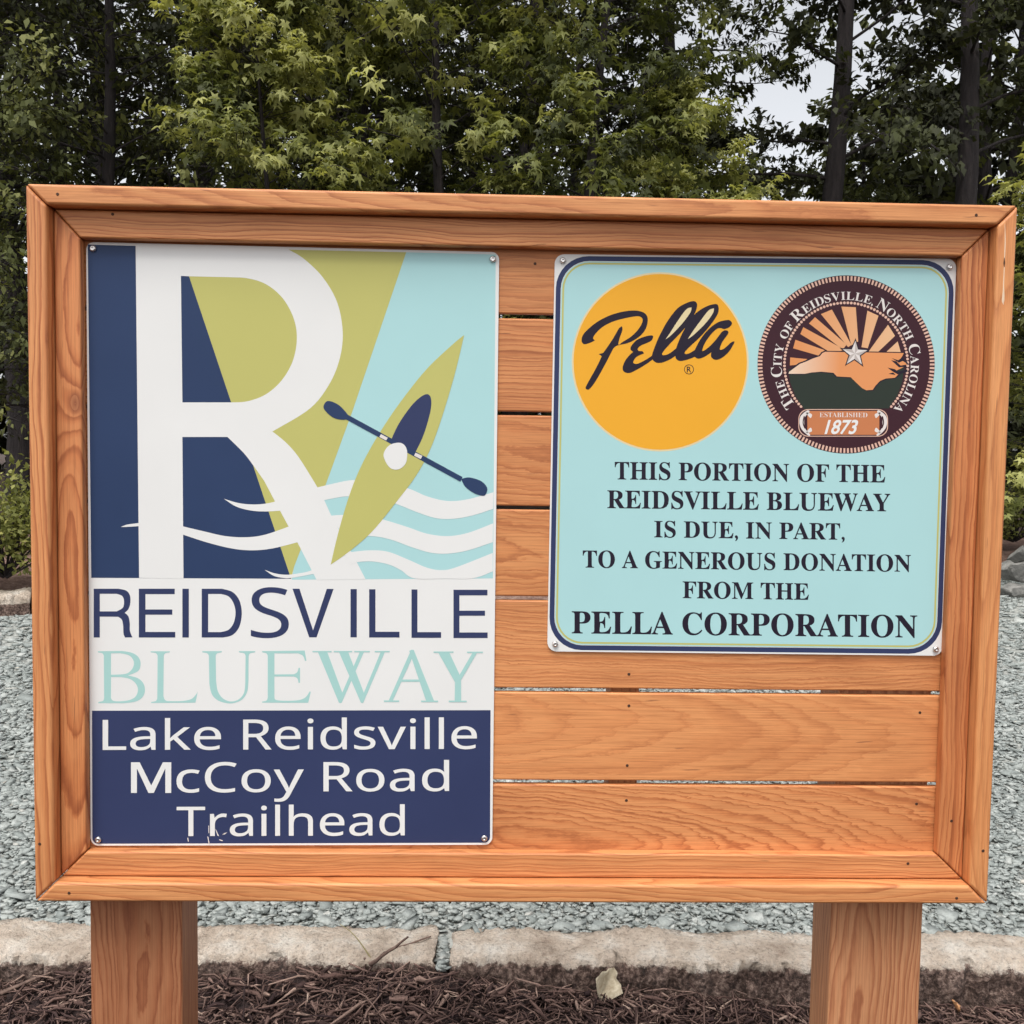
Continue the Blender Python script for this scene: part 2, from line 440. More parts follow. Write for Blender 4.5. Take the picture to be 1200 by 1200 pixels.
# ------------------------------------------------------------------ kerb stones
gran, n, l, b = new_mat('split_granite')
tc = n.new('ShaderNodeTexCoord'); geo = n.new('ShaderNodeNewGeometry')
nrm = n.new('ShaderNodeSeparateXYZ'); l.new(geo.outputs['Normal'], nrm.inputs[0])
sp = noise(n, l, tc.outputs['Object'], 95, 5, 0.8)
blot = noise(n, l, tc.outputs['Object'], 9, 5, 0.65)
c = ramp(n, l, blot, [(0.3, (0.42, 0.33, 0.26)), (0.5, (0.64, 0.54, 0.445)), (0.68, (0.78, 0.72, 0.64))])
c = mix(n, l, 0.85, c, ramp(n, l, sp, [(0.32, (0.38, 0.35, 0.33)), (0.47, (0.95, 0.95, 0.95)), (0.7, (1.15, 1.13, 1.1))]), 'MULTIPLY')
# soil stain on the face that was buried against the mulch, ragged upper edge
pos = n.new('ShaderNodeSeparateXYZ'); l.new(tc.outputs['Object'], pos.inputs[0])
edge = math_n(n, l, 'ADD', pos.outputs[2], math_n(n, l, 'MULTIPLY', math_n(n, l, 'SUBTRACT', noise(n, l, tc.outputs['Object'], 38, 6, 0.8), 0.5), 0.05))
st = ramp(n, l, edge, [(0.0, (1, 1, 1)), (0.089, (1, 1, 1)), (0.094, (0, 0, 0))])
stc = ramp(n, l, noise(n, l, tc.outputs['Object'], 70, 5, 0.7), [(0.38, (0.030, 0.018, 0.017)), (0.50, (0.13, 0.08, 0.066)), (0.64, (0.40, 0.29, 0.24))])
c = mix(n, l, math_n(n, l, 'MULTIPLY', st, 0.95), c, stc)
l.new(c, b.inputs['Base Color']); b.inputs['Roughness'].default_value = 0.9; b.inputs['Specular IOR Level'].default_value = 0.2
bump(n, l, b, math_n(n, l, 'ADD', math_n(n, l, 'MULTIPLY', sp, 0.5), noise(n, l, tc.outputs['Object'], 45, 5, 0.7)), 1.0, 0.02)

def kerb_stone(name, length, width, zb, zt, seed, grooves=()):
    """rough split stone, local X along the kerb, front face at y=0, base z=zb"""
    r = np.random.default_rng(seed)
    nx = max(8, int(length / 0.011)); cs = []
    # cross-section outline (y,z), counter-clockwise seen from +X
    k = 5
    prof = [(0.0, zb + (zt - zb) * i / 6) for i in range(6)] + [(0.012 if i == 0 else width * i / 7, zt) for i in range(7)] + [(width, zt), (width, zb)]
    prof = [(0.004 if abs(z - zt) < 1e-6 and y == 0.012 else y, z) for y, z in prof]
    prof = np.array(prof); m_ = len(prof)
    ph = r.uniform(0, 6, 12)
    chipn = r.normal(0, 1, 97)
    ef = np.interp(np.arange(nx + 1), np.arange(0, nx + 9, 7), r.normal(0, 1, len(np.arange(0, nx + 9, 7))))
    V = []
    for i in range(nx + 1):
        x = -length / 2 + length * i / nx
        fx = (0.008 * math.sin(x * 6 + ph[0]) + 0.006 * math.sin(x * 17 + ph[1]) + 0.003 * math.sin(x * 43 + ph[2]))
        bx_ = (0.008 * math.sin(x * 5 + ph[3]) + 0.006 * math.sin(x * 19 + ph[4]))
        endk = min(1.0, min(i, nx - i) / 1.5)
        for j, (y, z) in enumerate(prof):
            t = y / width
            yy = y + (fx * (1 - t) + bx_ * t)
            zz = z
            if z > zb + 0.01:
                yy += r.normal(0, 0.0028) + 0.006 * chipn[(i // 3 + j * 7) % 97] * (1 - t); zz += r.normal(0, 0.0016) + 0.0035 * chipn[(i // 4 + j * 13) % 97]
                zz += 0.004 * math.sin(x * 8 + ph[5] + t * 3) + 0.003 * math.sin(x * 21 + ph[6])
            if j == 6: zz -= 0.007 + 0.004 * ef[i]; yy += 0.002 + 0.008 * ef[i]
            if j == 7: zz -= 0.002 + 0.002 * ef[i]; yy += 0.004 * ef[i]
            if j in (12, 13): zz -= 0.006 if j == 13 else 0
            for gx, gw, gd in grooves:
                if abs(x - gx) < gw and j <= 6:
                    yy += gd * math.sqrt(max(0, 1 - ((x - gx) / gw) ** 2))
            xx = x
            if endk < 1: xx += r.normal(0, 0.004); zz -= (1 - endk) * 0.006 if z > zb + .01 else 0
            V.append((xx, yy, zz))
    Fa = []
    for i in range(nx):
        for j in range(m_):
            k2 = (j + 1) % m_
            Fa.append((i * m_ + j, i * m_ + k2, (i + 1) * m_ + k2, (i + 1) * m_ + j))
    Fa.append(tuple(range(m_))[::-1]); Fa.append(tuple(nx * m_ + j for j in range(m_)))
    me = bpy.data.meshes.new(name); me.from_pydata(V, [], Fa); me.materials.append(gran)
    bm = bmesh.new(); bm.from_mesh(me); bmesh.ops.recalc_face_normals(bm, faces=bm.faces)
    for f in bm.faces: f.smooth = True
    bm.to_mesh(me); bm.free()
    return link(name, me)
jl = on_z(511, 1100, KERB_Z).x; jr = on_z(529, 1100, KERB_Z).x
def put_kerb(x0, x1, seed, label, grooves=()):
    L = (x1 - x0) / math.cos(kang); xc = (x0 + x1) / 2
    o = kerb_stone('kerb_stone', L, KERB_W, -0.06, KERB_Z, seed, [(gx - xc, gw, gd) for gx, gw, gd in grooves])
    o.location = (xc, kerb_line(xc), 0); o.rotation_euler = (0, 0, kang)
    tag(o, label, 'kerb stone', 'granite kerb stones edging the mulch bed')
g1 = on_z(600, 1135, 0.08).x; g2 = on_z(868, 1140, 0.08).x; g3 = on_z(1143, 1150, 0.08).x
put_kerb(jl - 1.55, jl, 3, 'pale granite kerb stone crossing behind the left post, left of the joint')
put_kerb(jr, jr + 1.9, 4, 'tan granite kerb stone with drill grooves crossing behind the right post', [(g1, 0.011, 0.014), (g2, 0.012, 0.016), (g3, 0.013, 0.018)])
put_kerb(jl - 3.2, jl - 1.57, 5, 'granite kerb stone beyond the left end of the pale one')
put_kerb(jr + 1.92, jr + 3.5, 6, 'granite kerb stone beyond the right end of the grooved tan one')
# far kerb of the lot, seen past the left side of the sign
fp = FK0 - fdir * 1.1
flabels = ['distant grey kerb stone at the left edge of the gravel, lower left one', 'distant grey kerb stone at the left edge of the gravel, next to the sign frame']
for i, L in enumerate((1.32, 1.25)):
    c0 = fp + fdir * (L / 2)
    o = kerb_stone('kerb_stone', L - 0.02, 0.26, -0.12, 0.175, 20 + i)
    o.location = (c0.x, c0.y, GRAV_Z); o.rotation_euler = (0, 0, math.atan2(fdir.y, fdir.x))
    tag(o, flabels[i], 'kerb stone', 'kerb stones on the far side of the gravel lot')
    fp = fp + fdir * L

# ================================================================== THE SIGN
WOOD_L, WOOD_M, WOOD_D = (0.67, 0.303, 0.118), (0.56, 0.215, 0.075), (0.33, 0.098, 0.031)
woodm = wood_mat('stained_pine', WOOD_L, WOOD_M, WOOD_D)
postm = wood_mat('stained_post', (0.51, 0.245, 0.118), (0.43, 0.178, 0.080), (0.275, 0.092, 0.040), 120)
dark_steel, n, l, b = new_mat('weathered_screw'); b.inputs['Base Color'].default_value = (0.09, 0.045, 0.028, 1); b.inputs['Roughness'].default_value = 0.6; b.inputs['Metallic'].default_value = 0.5
steel, n, l, b = new_mat('stainless_screw'); b.inputs['Base Color'].default_value = (0.72, 0.69, 0.67, 1); b.inputs['Roughness'].default_value = 0.33; b.inputs['Metallic'].default_value = 1.0

sign = empty('trailhead_sign')
tag(sign, 'large wooden trailhead sign with two printed panels on two posts', 'sign')

RX = Matrix(((1, 0, 0), (0, 0, -1), (0, 1, 0)))          # local x=world x, y=world z, z=-world y
RZ = Matrix(((0, 1, 0), (0, 0, 1), (1, 0, 0)))           # local x=world z, y=world x, z=world y
def wood(name, poly, y0, y1, grain, mat=None, seed=None, ring=(0.0, -0.05, 0.02), knot=(9, 9, 9), tone=(1, 1, 1), fig=(0.8, 1.0, 0.5), bev=0.0035, parent=None):
    """poly: (x,z) outline, counter-clockwise seen from the front (-y)"""
    cx = sum(p[0] for p in poly) / len(poly); cz = sum(p[1] for p in poly) / len(poly); cy = (y0 + y1) / 2
    R3 = RX if grain == 'x' else RZ
    Mt = Matrix.Translation((cx, cy, cz)) @ R3.to_4x4()
    inv = Mt.inverted()
    bm = bmesh.new()
    fr = [bm.verts.new(inv @ Vector((x, y0, z))) for x, z in poly]
    bk = [bm.verts.new(inv @ Vector((x, y1, z))) for x, z in poly]
    bm.faces.new(fr); bm.faces.new(bk[::-1])
    k = len(poly)
    for i in range(k): bm.faces.new((fr[i], bk[i], bk[(i + 1) % k], fr[(i + 1) % k]))
    bmesh.ops.recalc_face_normals(bm, faces=bm.faces)
    if bev: bmesh.ops.bevel(bm, geom=list(bm.edges), offset=bev, segments=3, profile=0.5, affect='EDGES')
    for f in bm.faces: f.smooth = True
    me = bpy.data.meshes.new(name); bm.to_mesh(me); bm.free()
    me.materials.append(mat or woodm)
    o = link(name, me, parent or sign)
    wn = o.modifiers.new('face_normals', 'WEIGHTED_NORMAL'); wn.weight = 100; wn.mode = 'FACE_AREA'
    o.matrix_local = Mt
    sd = seed if seed is not None else random.uniform(0, 50)
    o['seed'] = [sd, sd * 1.7, sd * 0.6]; o['ring'] = list(map(float, ring)); o['knot'] = list(map(float, knot)); o['tone'] = list(map(float, tone))
    o['figure'] = list(map(float, fig))
    return o, Mt
_screw_cache = {}
def screw(parent, Mt, x, y, z, r, mat, dome):
    key = (round(r, 4), mat.name, dome)
    if key not in _screw_cache:
        bm = bmesh.new()
        N = 14; rows = [(r, 0.0), (r * 0.97, -dome * 0.45), (r * 0.72, -dome * 0.85), (r * 0.38, -dome), (r * 0.26, -dome * 0.45)]
        rings = [[bm.verts.new((rr * math.cos(2 * math.pi * i / N), yy, rr * math.sin(2 * math.pi * i / N))) for i in range(N)] for rr, yy in rows]
        for a, b2 in zip(rings, rings[1:]):
            for i in range(N): bm.faces.new((a[i], a[(i + 1) % N], b2[(i + 1) % N], b2[i])).smooth = True
        bm.faces.new(rings[-1]); bmesh.ops.recalc_face_normals(bm, faces=bm.faces)
        me = bpy.data.meshes.new('screw'); bm.to_mesh(me); bm.free(); me.materials.append(mat); _screw_cache[key] = me
    o = link('screw', _screw_cache[key], parent)
    o.matrix_parent_inverse = Mt.inverted()
    o.location = (x, y, z)
    return o

W2, H = 0.735, 1.0748
z0, z1 = BZ, BZ + H
bw = 0.030; Y_B1, Y_B2, Y_PL = 0.0, 0.022, 0.042
g = 0.0006
def frame_piece(name, side, o_, i_, y0, y1, **kw):
    ox0, ox1, oz0, oz1 = o_; ix0, ix1, iz0, iz1 = i_
    if side == 't': p = [(ix0 + g, iz1), (ix1 - g, iz1), (ox1 - g, oz1), (ox0 + g, oz1)]; gr = 'x'
    if side == 'b': p = [(ox0 + g, oz0), (ox1 - g, oz0), (ix1 - g, iz0), (ix0 + g, iz0)]; gr = 'x'
    if side == 'l': p = [(ox0, oz0 + g), (ix0, iz0 + g), (ix0, iz1 - g), (ox0, oz1 - g)]; gr = 'z'
    if side == 'r': p = [(ox1, oz0 + g), (ox1, oz1 - g), (ix1, iz1 - g), (ix1, iz0 + g)]; gr = 'z'
    if side == 'r': p = p
    return wood(name, p, y0, y1, gr, **kw)
OUT = (-W2, W2, z0, z1); IN1 = (-W2 + bw, W2 - bw, z0 + bw, z1 - bw)
# inner opening of the second frame, read off at its own depth
tl = on_y(95, 279, Y_B2); tr = on_y(1128, 300, Y_B2); bl = on_y(99.5, 999.5, Y_B2); br = on_y(1098.5, 1000.5, Y_B2)
IN2 = ((tl.x + bl.x) / 2, (tr.x + br.x) / 2, (bl.z + br.z) / 2, (tl.z + tr.z) / 2)
FD = 0.0552
rail_spec = {'t': dict(seed=3.1, ring=(0.02, 0.015, 0.05), tone=(1.0, 0.98, 0.95), fig=(0.65, 0.9, 0.5)), 'b': dict(seed=7.7, ring=(0.09, 0.01, 0.05), tone=(1.04, 1.02, 1.0), fig=(0.75, 1.0, 0.3)),
             'l': dict(seed=12.3, ring=(-0.08, 0.03, 0.01), tone=(1.0, 0.95, 0.92), fig=(0.9, 1.0, 0.2)), 'r': dict(seed=17.9, ring=(0.05, 0.04, 0.06), tone=(1.06, 1.04, 1.0), fig=(0.5, 0.8, 0.3))}
rails = {}
for s in 'tblr':
    rails[s] = frame_piece('frame_rail', s, OUT, IN1, Y_B1, FD, bev=0.0048, **rail_spec[s])
trim_spec = {'t': dict(seed=23.1, ring=(0.15, 0.0, 0.01), tone=(0.97, 0.92, 0.88), fig=(0.95, 1.4, 0.2)), 'b': dict(seed=28.6, ring=(-0.17, 0.0, 0.012), tone=(1.02, 0.97, 0.94), fig=(0.75, 1.6, 0.2)),
             'l': dict(seed=33.3, ring=(0.01, -0.012, -0.05), tone=(0.95, 0.83, 0.77), knot=(0.22, 0.01, 0), fig=(0.9, 0.75, 0.4)), 'r': dict(seed=41.2, ring=(0.14, 0.0, 0.012), tone=(0.95, 0.83, 0.77), fig=(1.1, 1.1, 0.3))}
trims = {}
for s in 'tblr':
    trims[s] = frame_piece('trim_board', s, (IN1[0] + 0.0007, IN1[1] - 0.0007, IN1[2] + 0.0007, IN1[3] - 0.0007), IN2, Y_B2, Y_PL - 0.001, bev=0.0035, **trim_spec[s])
# planks with open joints
joints = []
for px, a, b2 in ((612, 368, 373), (612, 482.5, 486.5), (612, 593, 597), (612, 699, 703.5), (612, 806.5, 811), (612, 914.5, 919)):
    joints.append((on_y(px, a, Y_PL).z + 0.0003, on_y(px, b2, Y_PL).z - 0.0002))
tops = [z1 - bw - 0.001] + [j[1] for j in joints]
bots = [j[0] for j in joints] + [z0 + bw + 0.001]
plank_spec = [dict(seed=2.2, ring=(0.05, 0.03, 0.03), tone=(0.92, 0.86, 0.82), fig=(0.4, 0.8, 0.5)), dict(seed=5.5, ring=(-0.12, 0.01, 0.02), tone=(0.99, 0.94, 0.90), fig=(0.8, 1.3, 0.4)), dict(seed=9.1, ring=(0.02, 0.045, 0.04), tone=(0.96, 0.89, 0.84), fig=(0.6, 1.0, 0.8)),
              dict(seed=14.4, ring=(0.01, 0.06, 0.03), tone=(1.0, 0.95, 0.90), fig=(0.6, 1.3, 0.6)), dict(seed=19.0, ring=(-0.16, 0.02, 0.01), tone=(1.03, 0.99, 0.96), fig=(0.6, 1.5, 0.6)),
              dict(seed=27.5, ring=(0.03, 0.05, 0.09), tone=(1.09, 1.06, 1.03), fig=(0.34, 0.7, 1.0)), dict(seed=36.6, ring=(-0.015, 0.03, 0.075), tone=(1.0, 0.93, 0.89), knot=(-0.12, -0.012, 0), fig=(0.75, 1.3, 0.8))]
planks = []
for t, b2, sp_ in zip(tops, bots, plank_spec):
    planks.append(wood('plank', [(-W2 + bw + 0.001, b2), (W2 - bw - 0.001, b2), (W2 - bw - 0.001, t), (-W2 + bw + 0.001, t)], Y_PL, Y_PL + 0.013, 'x', bev=0.0028, **sp_))
# posts and the middle batten behind the planks
PY = 0.0562
pl0 = on_y(105, 1063, PY).x; pl1 = on_y(213, 1063, PY).x; pr0 = on_y(974.5, 1063, PY).x; pr1 = on_y(1082, 1063, PY).x
wood('post', [(pl0, -0.35), (pl1, -0.35), (pl1, z1 - 0.06), (pl0, z1 - 0.06)], PY, PY + 0.089, 'z', mat=postm, seed=4.4, ring=(0.012, -0.14, 0.012), bev=0.004, tone=(0.80, 0.71, 0.68), fig=(1.0, 1.25, 0.3))
wood('post', [(pr0, -0.35), (pr1, -0.35), (pr1, z1 - 0.06), (pr0, z1 - 0.06)], PY, PY + 0.089, 'z', mat=postm, seed=11.8, ring=(-0.03, -0.10, -0.015), bev=0.004, tone=(1.12, 1.12, 1.12), fig=(0.9, 1.0, 0.2))
b0 = on_y(714, 860, PY).x; b1 = on_y(748, 860, PY).x
wood('batten', [(b0, z0 + 0.05), (b1, z0 + 0.05), (b1, z1 - 0.05), (b0, z1 - 0.05)], PY - 0.0008, PY + 0.06, 'z', seed=8.8, ring=(0.05, 0, 0.02), tone=(0.7, 0.65, 0.6))
# screws in the wood
def wscrew(piece, px, py, y):
    p = on_y(px, py, y)
    screw(piece[0], piece[1], p.x, y - 0.0002, p.z, 0.0023, dark_steel, 0.0005)
for px, py, k in ((737, 790, 4), (737, 827, 5), (735, 897, 5), (734, 938, 6), (1078, 835, 5), (1074, 942, 6), (627, 309, 0)): wscrew(planks[k], px, py, Y_PL)
for px, py, s in ((67.5, 227.5, 't'), (1144, 252, 't'), (46.5, 989, 'l'), (81, 1046.5, 'b'), (1121, 1052.5, 'b'), (1152, 997, 'r')): wscrew(rails[s], px, py, Y_B1)
for px, py, s in ((132, 251, 't'), (1064, 1012, 'b'), (1115, 962, 'r')): wscrew(trims[s], px, py, Y_B2)

resin_m, n, l, b = new_mat('dried_resin'); b.inputs['Base Color'].default_value = (0.78, 0.60, 0.42, 1); b.inputs['Roughness'].default_value = 0.4
def streak(name, pts, w, mat, piece, y):
    P = [on_y(px, py, y) for px, py in pts]; bm = bmesh.new(); rows = []
    for i, p in enumerate(P):
        ww = w[i]; rows.append([bm.verts.new((p.x - ww, y + 0.0003, p.z)), bm.verts.new((p.x, y - 0.0006, p.z)), bm.verts.new((p.x + ww, y + 0.0003, p.z))])
    for a_, b_ in zip(rows, rows[1:]):
        for j in range(2): bm.faces.new((a_[j], b_[j], b_[j + 1], a_[j + 1])).smooth = True
    me = bpy.data.meshes.new(name); bm.to_mesh(me); bm.free(); me.materials.append(mat)
    o = link(name, me, piece[0]); o.matrix_parent_inverse = piece[1].inverted()
streak('resin_streak', [(1177.5, 262), (1178, 285), (1177, 310), (1176, 335), (1175.5, 352), (1176, 357)], [0.0004, 0.0012, 0.0009, 0.0012, 0.0030, 0.0006], resin_m, rails['r'], Y_B1)
streak('split', [(1177, 302), (1177, 308), (1177, 313)], [0.0002, 0.0013, 0.0002], dark_steel, rails['r'], Y_B1 - 0.0006)
streak('split', [(624, 287.5), (630, 286.5), (640, 286)], [0.0002, 0.0012, 0.0002], dark_steel, trims['t'], Y_B2)

# ------------------------------------------------------------------ printed panels
Y_P = Y_PL - 0.0035                                   # face of the aluminium panels
WHITE = paint_mat('panel_white', (0.77, 0.77, 0.755))
NAVY = paint_mat('print_navy', (0.030, 0.053, 0.125), 0.33, 0.10)
NAVY2 = paint_mat('print_ink_blue', (0.038, 0.050, 0.122), 0.33, 0.10)
TEAL = paint_mat('print_pale_teal', (0.405, 0.655, 0.665))
TEALT = paint_mat('print_teal_letters', (0.375, 0.615, 0.585))
OLIVE = paint_mat('print_olive', (0.51, 0.49, 0.160))
BLACK = paint_mat('print_black', (0.022, 0.017, 0.030))
YELLOW = paint_mat('print_yellow', (0.82, 0.395, 0.034))
CREAM = paint_mat('print_cream', (0.74, 0.62, 0.36))
MAROON = paint_mat('print_maroon', (0.050, 0.018, 0.026))
PINK = paint_mat('print_salmon_tick', (0.72, 0.46, 0.36))
GREEN = paint_mat('print_dark_green', (0.030, 0.040, 0.032))
RUST = paint_mat('print_rust', (0.55, 0.20, 0.085))
STARC = paint_mat('print_star_grey', (0.50, 0.44, 0.41))
IVORY = paint_mat('print_ivory', (0.74, 0.69, 0.66))
def grad_mat(name, a, bcol, px0, px1):
    m, n, l, b = new_mat(name)
    tc = n.new('ShaderNodeTexCoord'); s = n.new('ShaderNodeSeparateXYZ'); l.new(tc.outputs['Object'], s.inputs[0])
    x0 = on_y(px0, 400, Y_P).x; x1 = on_y(px1, 400, Y_P).x
    f = math_n(n, l, 'DIVIDE', math_n(n, l, 'SUBTRACT', s.outputs[0], x0), x1 - x0)
    l.new(ramp(n, l, f, [(0, a), (1, bcol)]), b.inputs['Base Color']); b.inputs['Roughness'].default_value = 0.38; b.inputs['Specular IOR Level'].default_value = 0.25
    return m
STATE = grad_mat('print_state_fade', (0.78, 0.62, 0.48), (0.72, 0.29, 0.11), 922, 985)
RAYS = grad_mat('print_ray_fade', (0.70, 0.28, 0.10), (0.75, 0.47, 0.27), 930, 1060)
PMATS = [WHITE, NAVY, NAVY2, TEAL, TEALT, OLIVE, BLACK, YELLOW, CREAM, MAROON, PINK, GREEN, RUST, STARC, IVORY, STATE, RAYS]

def spl(pts, close=True, res=6):
    """Catmull-Rom through pts; a third element marks a corner"""
    n_ = len(pts)
    cor = [len(p) > 2 for p in pts]
    P = [Vector((p[0], p[1])) for p in pts]
    out = []
    rngs = range(n_) if close else range(n_ - 1)
    for i in rngs:
        a, b_ = P[i], P[(i + 1) % n_]
        p0 = a if (cor[i] or (not close and i == 0)) else P[i - 1]
        p3 = b_ if (cor[(i + 1) % n_] or (not close and i + 1 == n_ - 1)) else P[(i + 2) % n_]
        if cor[i] and cor[(i + 1) % n_]:
            out.append(a); continue
        for k in range(res):
            t = k / res
            out.append(0.5 * ((2 * a) + (b_ - p0) * t + (2 * p0 - 5 * a + 4 * b_ - p3) * t * t + (3 * a - p0 - 3 * b_ + p3) * t ** 3))
    if not close: out.append(P[-1])
    return [(p.x, p.y) for p in out]
def K(*pts): return [(x, y, 1) for x, y in pts]

def fatten(pts, d):
    n_ = len(pts); A = sum(pts[i][0] * pts[(i + 1) % n_][1] - pts[(i + 1) % n_][0] * pts[i][1] for i in range(n_)); sg = 1 if A > 0 else -1
    out = []
    for i in range(n_):
        a = Vector(pts[i - 1]); b_ = Vector(pts[i]); c_ = Vector(pts[(i + 1) % n_])
        e = (b_ - a).normalized() + (c_ - b_).normalized()
        if e.length < 0.2: out.append(tuple(b_)); continue
        e.normalize(); out.append((b_.x + sg * e.y * d, b_.y - sg * e.x * d))
    return out
class Print:
    """flat printed shapes on a panel, each colour a sheet a hair above the one below"""
    STEP = 0.00007
    def __init__(self): self.v = []; self.f = []; self.m = []
    def tri(self, verts2, tris, mat, layer):
        o = len(self.v); y = Y_P - self.STEP * (layer + 1)
        for x, yy in verts2:
            p = on_y(x, yy, y); self.v.append((p.x, y, p.z))
        mi = PMATS.index(mat)
        for t in tris: self.f.append(tuple(o + i for i in t)); self.m.append(mi)
    def poly(self, pts, mat, layer, holes=(), cv=None):
        loops = [pts] + list(holes)
        if cv: loops = [[cv(*p[:2]) for p in lp] for lp in loops]
        else: loops = [[p[:2] for p in lp] for lp in loops]
        flat = [p for lp in loops for p in lp]
        tris = tessellate_polygon([[Vector((x, y, 0)) for x, y in lp] for lp in loops])
        self.tri(flat, tris, mat, layer)
    def build(self, name, parent, Mt):
        used = sorted(set(self.m)); idx = {u: i for i, u in enumerate(used)}
        me = bpy.data.meshes.new(name)
        me.from_pydata(self.v, [], self.f)
        for u in used: me.materials.append(PMATS[u])
        me.polygons.foreach_set('material_index', [idx[i] for i in self.m])
        bm = bmesh.new(); bm.from_mesh(me)
        for f in bm.faces:
            f.normal_update()
            if f.normal.y > 0: f.normal_flip()
        bm.to_mesh(me); bm.free()
        o = link(name, me, parent); o.matrix_parent_inverse = Mt.inverted()
        return o
_glyph = {}
def text_geo(s, offset=0.0, spacing=1.0):
    key = (s, offset, spacing)
    if key in _glyph: return _glyph[key]
    c = bpy.data.curves.new('t', 'FONT'); c.body = s; c.fill_mode = 'FRONT'; c.offset = offset; c.resolution_u = 4; c.space_character = spacing
    o = bpy.data.objects.new('t', c); COL.objects.link(o)
    bpy.context.view_layer.update()
    me = bpy.data.meshes.new_from_object(o.evaluated_get(bpy.context.evaluated_depsgraph_get()))
    vv = [(v.co.x, v.co.y) for v in me.vertices]; ff = [tuple(p.vertices) for p in me.polygons]
    bpy.data.objects.remove(o); bpy.data.curves.remove(c); bpy.data.meshes.remove(me)
    _glyph[key] = (vv, ff)
    return vv, ff
def sans(s):
    return ''.join(chr(0x1D5A0 + ord(ch) - 65) if 'A' <= ch <= 'Z' else (chr(0x1D5BA + ord(ch) - 97) if 'a' <= ch <= 'z' else ch) for ch in s)
def serif(s):
    return ''.join(chr(0x1D400 + ord(ch) - 65) if 'A' <= ch <= 'Z' else (chr(0x1D7CE + ord(ch) - 48) if ch.isdigit() else ch) for ch in s)
def text_quad(pr, s, quad, mat, layer, cap='H', offset=0.0, spacing=1.0):
    """quad: px corners of the cap-height box: tl, tr, br, bl"""
    vv, ff = text_geo(s, offset, spacing)
    ch = max(y for _, y in text_geo(cap, offset)[0])
    x0 = min(x for x, _ in vv); x1 = max(x for x, _ in vv)
    (ax, ay), (bx_, by), (cx, cy), (dx, dy) = quad
    out = []
    for x, y in vv:
        u = (x - x0) / (x1 - x0); w = y / ch
        tx, ty = ax + (bx_ - ax) * u, ay + (by - ay) * u
        lx, ly = dx + (cx - dx) * u, dy + (cy - dy) * u
        out.append((lx + (tx - lx) * w, ly + (ty - ly) * w))
    pr.tri(out, ff, mat, layer)
def rquad(c, r, inset=0.0, n_=8):
    """rounded quad in px: corners tl,tr,br,bl"""
    cs = [Vector(p) for p in c]
    cen = sum(cs, Vector((0, 0))) / 4
    if inset:
        new = []
        for i in range(4):
            a = (cs[i - 1] - cs[i]).normalized(); b_ = (cs[(i + 1) % 4] - cs[i]).normalized()
            new.append(cs[i] + (a + b_) * inset)
        cs = new
    out = []
    for i in range(4):
        a = (cs[i - 1] - cs[i]).normalized(); b_ = (cs[(i + 1) % 4] - cs[i]).normalized()
        ctr = cs[i] + (a + b_) * r
        s0 = -b_; s1 = -a
        for k in range(n_ + 1):
            t = k / n_ * math.pi / 2
            d = s0 * math.cos(t) + s1 * math.sin(t)
            out.append(tuple(ctr + d * r))
    return out
def panel(name, corners, r, label):
    pts = rquad(corners, r)
    w = [on_y(x, y, Y_P) for x, y in pts]
    cx = sum(p.x for p in w) / len(w); cz = sum(p.z for p in w) / len(w)
    bm = bmesh.new()
    fr = [bm.verts.new((p.x - cx, 0, p.z - cz)) for p in w]
    bk = [bm.verts.new((p.x - cx, Y_PL - 0.0003 - Y_P, p.z - cz)) for p in w]
    bm.faces.new(fr); bm.faces.new(bk[::-1])
    k = len(w)
    for i in range(k): bm.faces.new((fr[i], bk[i], bk[(i + 1) % k], fr[(i + 1) % k]))
    bmesh.ops.recalc_face_normals(bm, faces=bm.faces)
    me = bpy.data.meshes.new(name); bm.to_mesh(me); bm.free(); me.materials.append(WHITE)
    o = link(name, me, sign); o.location = (cx, Y_P, cz); o['label'] = label
    return o, Matrix.Translation((cx, Y_P, cz))

# ---- left panel
LC = [(101.0, 283.5), (585.0, 295.5), (576.8, 990.0), (106.3, 991.0)]
lp, LM = panel('sign_panel', LC, 9, 'tall panel with a white letter R, a kayak and trail lettering')
s3 = 1200 / 520
c3 = lambda X, Y: (80 + X / s3, 270 + Y / s3)
e1 = lambda X, Y: (95 + X * 260 / 1200, 280 + Y * 260 / 1200)
e2 = lambda X, Y: (340 + X * 260 / 1200, 280 + Y * 260 / 1200)
e3 = lambda X, Y: (95 + X * 260 / 1200, 480 + Y * 260 / 1200)
e4 = lambda X, Y: (340 + X * 260 / 1200, 540 + Y * 260 / 1200)
f5 = lambda X, Y: (100 + X * 245 / 1200, 675 + Y * 245 / 1200)
f6 = lambda X, Y: (335 + X * 245 / 1200, 675 + Y * 245 / 1200)
em = Print()
# background fields: navy | olive wedge | teal
apex = e3(1136, 915)
lt = e1(36, 30); lb = e3(55, 910)
wedge_l = e1(560, 130)                                 # olive wedge's left edge carried up beyond the letter
em.poly([lt, e1(560, 45), wedge_l, e1(812, 884), e3(930, 300), apex, lb], NAVY, 0)
em.poly([e1(560, 45), e2(628, 72), e2(340, 923), e4(192, 130), (344.5, 664.5), apex, e3(930, 300), e1(812, 884), wedge_l], OLIVE, 1)
em.poly([e2(628, 72), e2(1112, 84), e4(1097, 636), e3(1139, 920), (344.5, 664.5), e4(192, 130), e2(340, 923)], TEAL, 0)
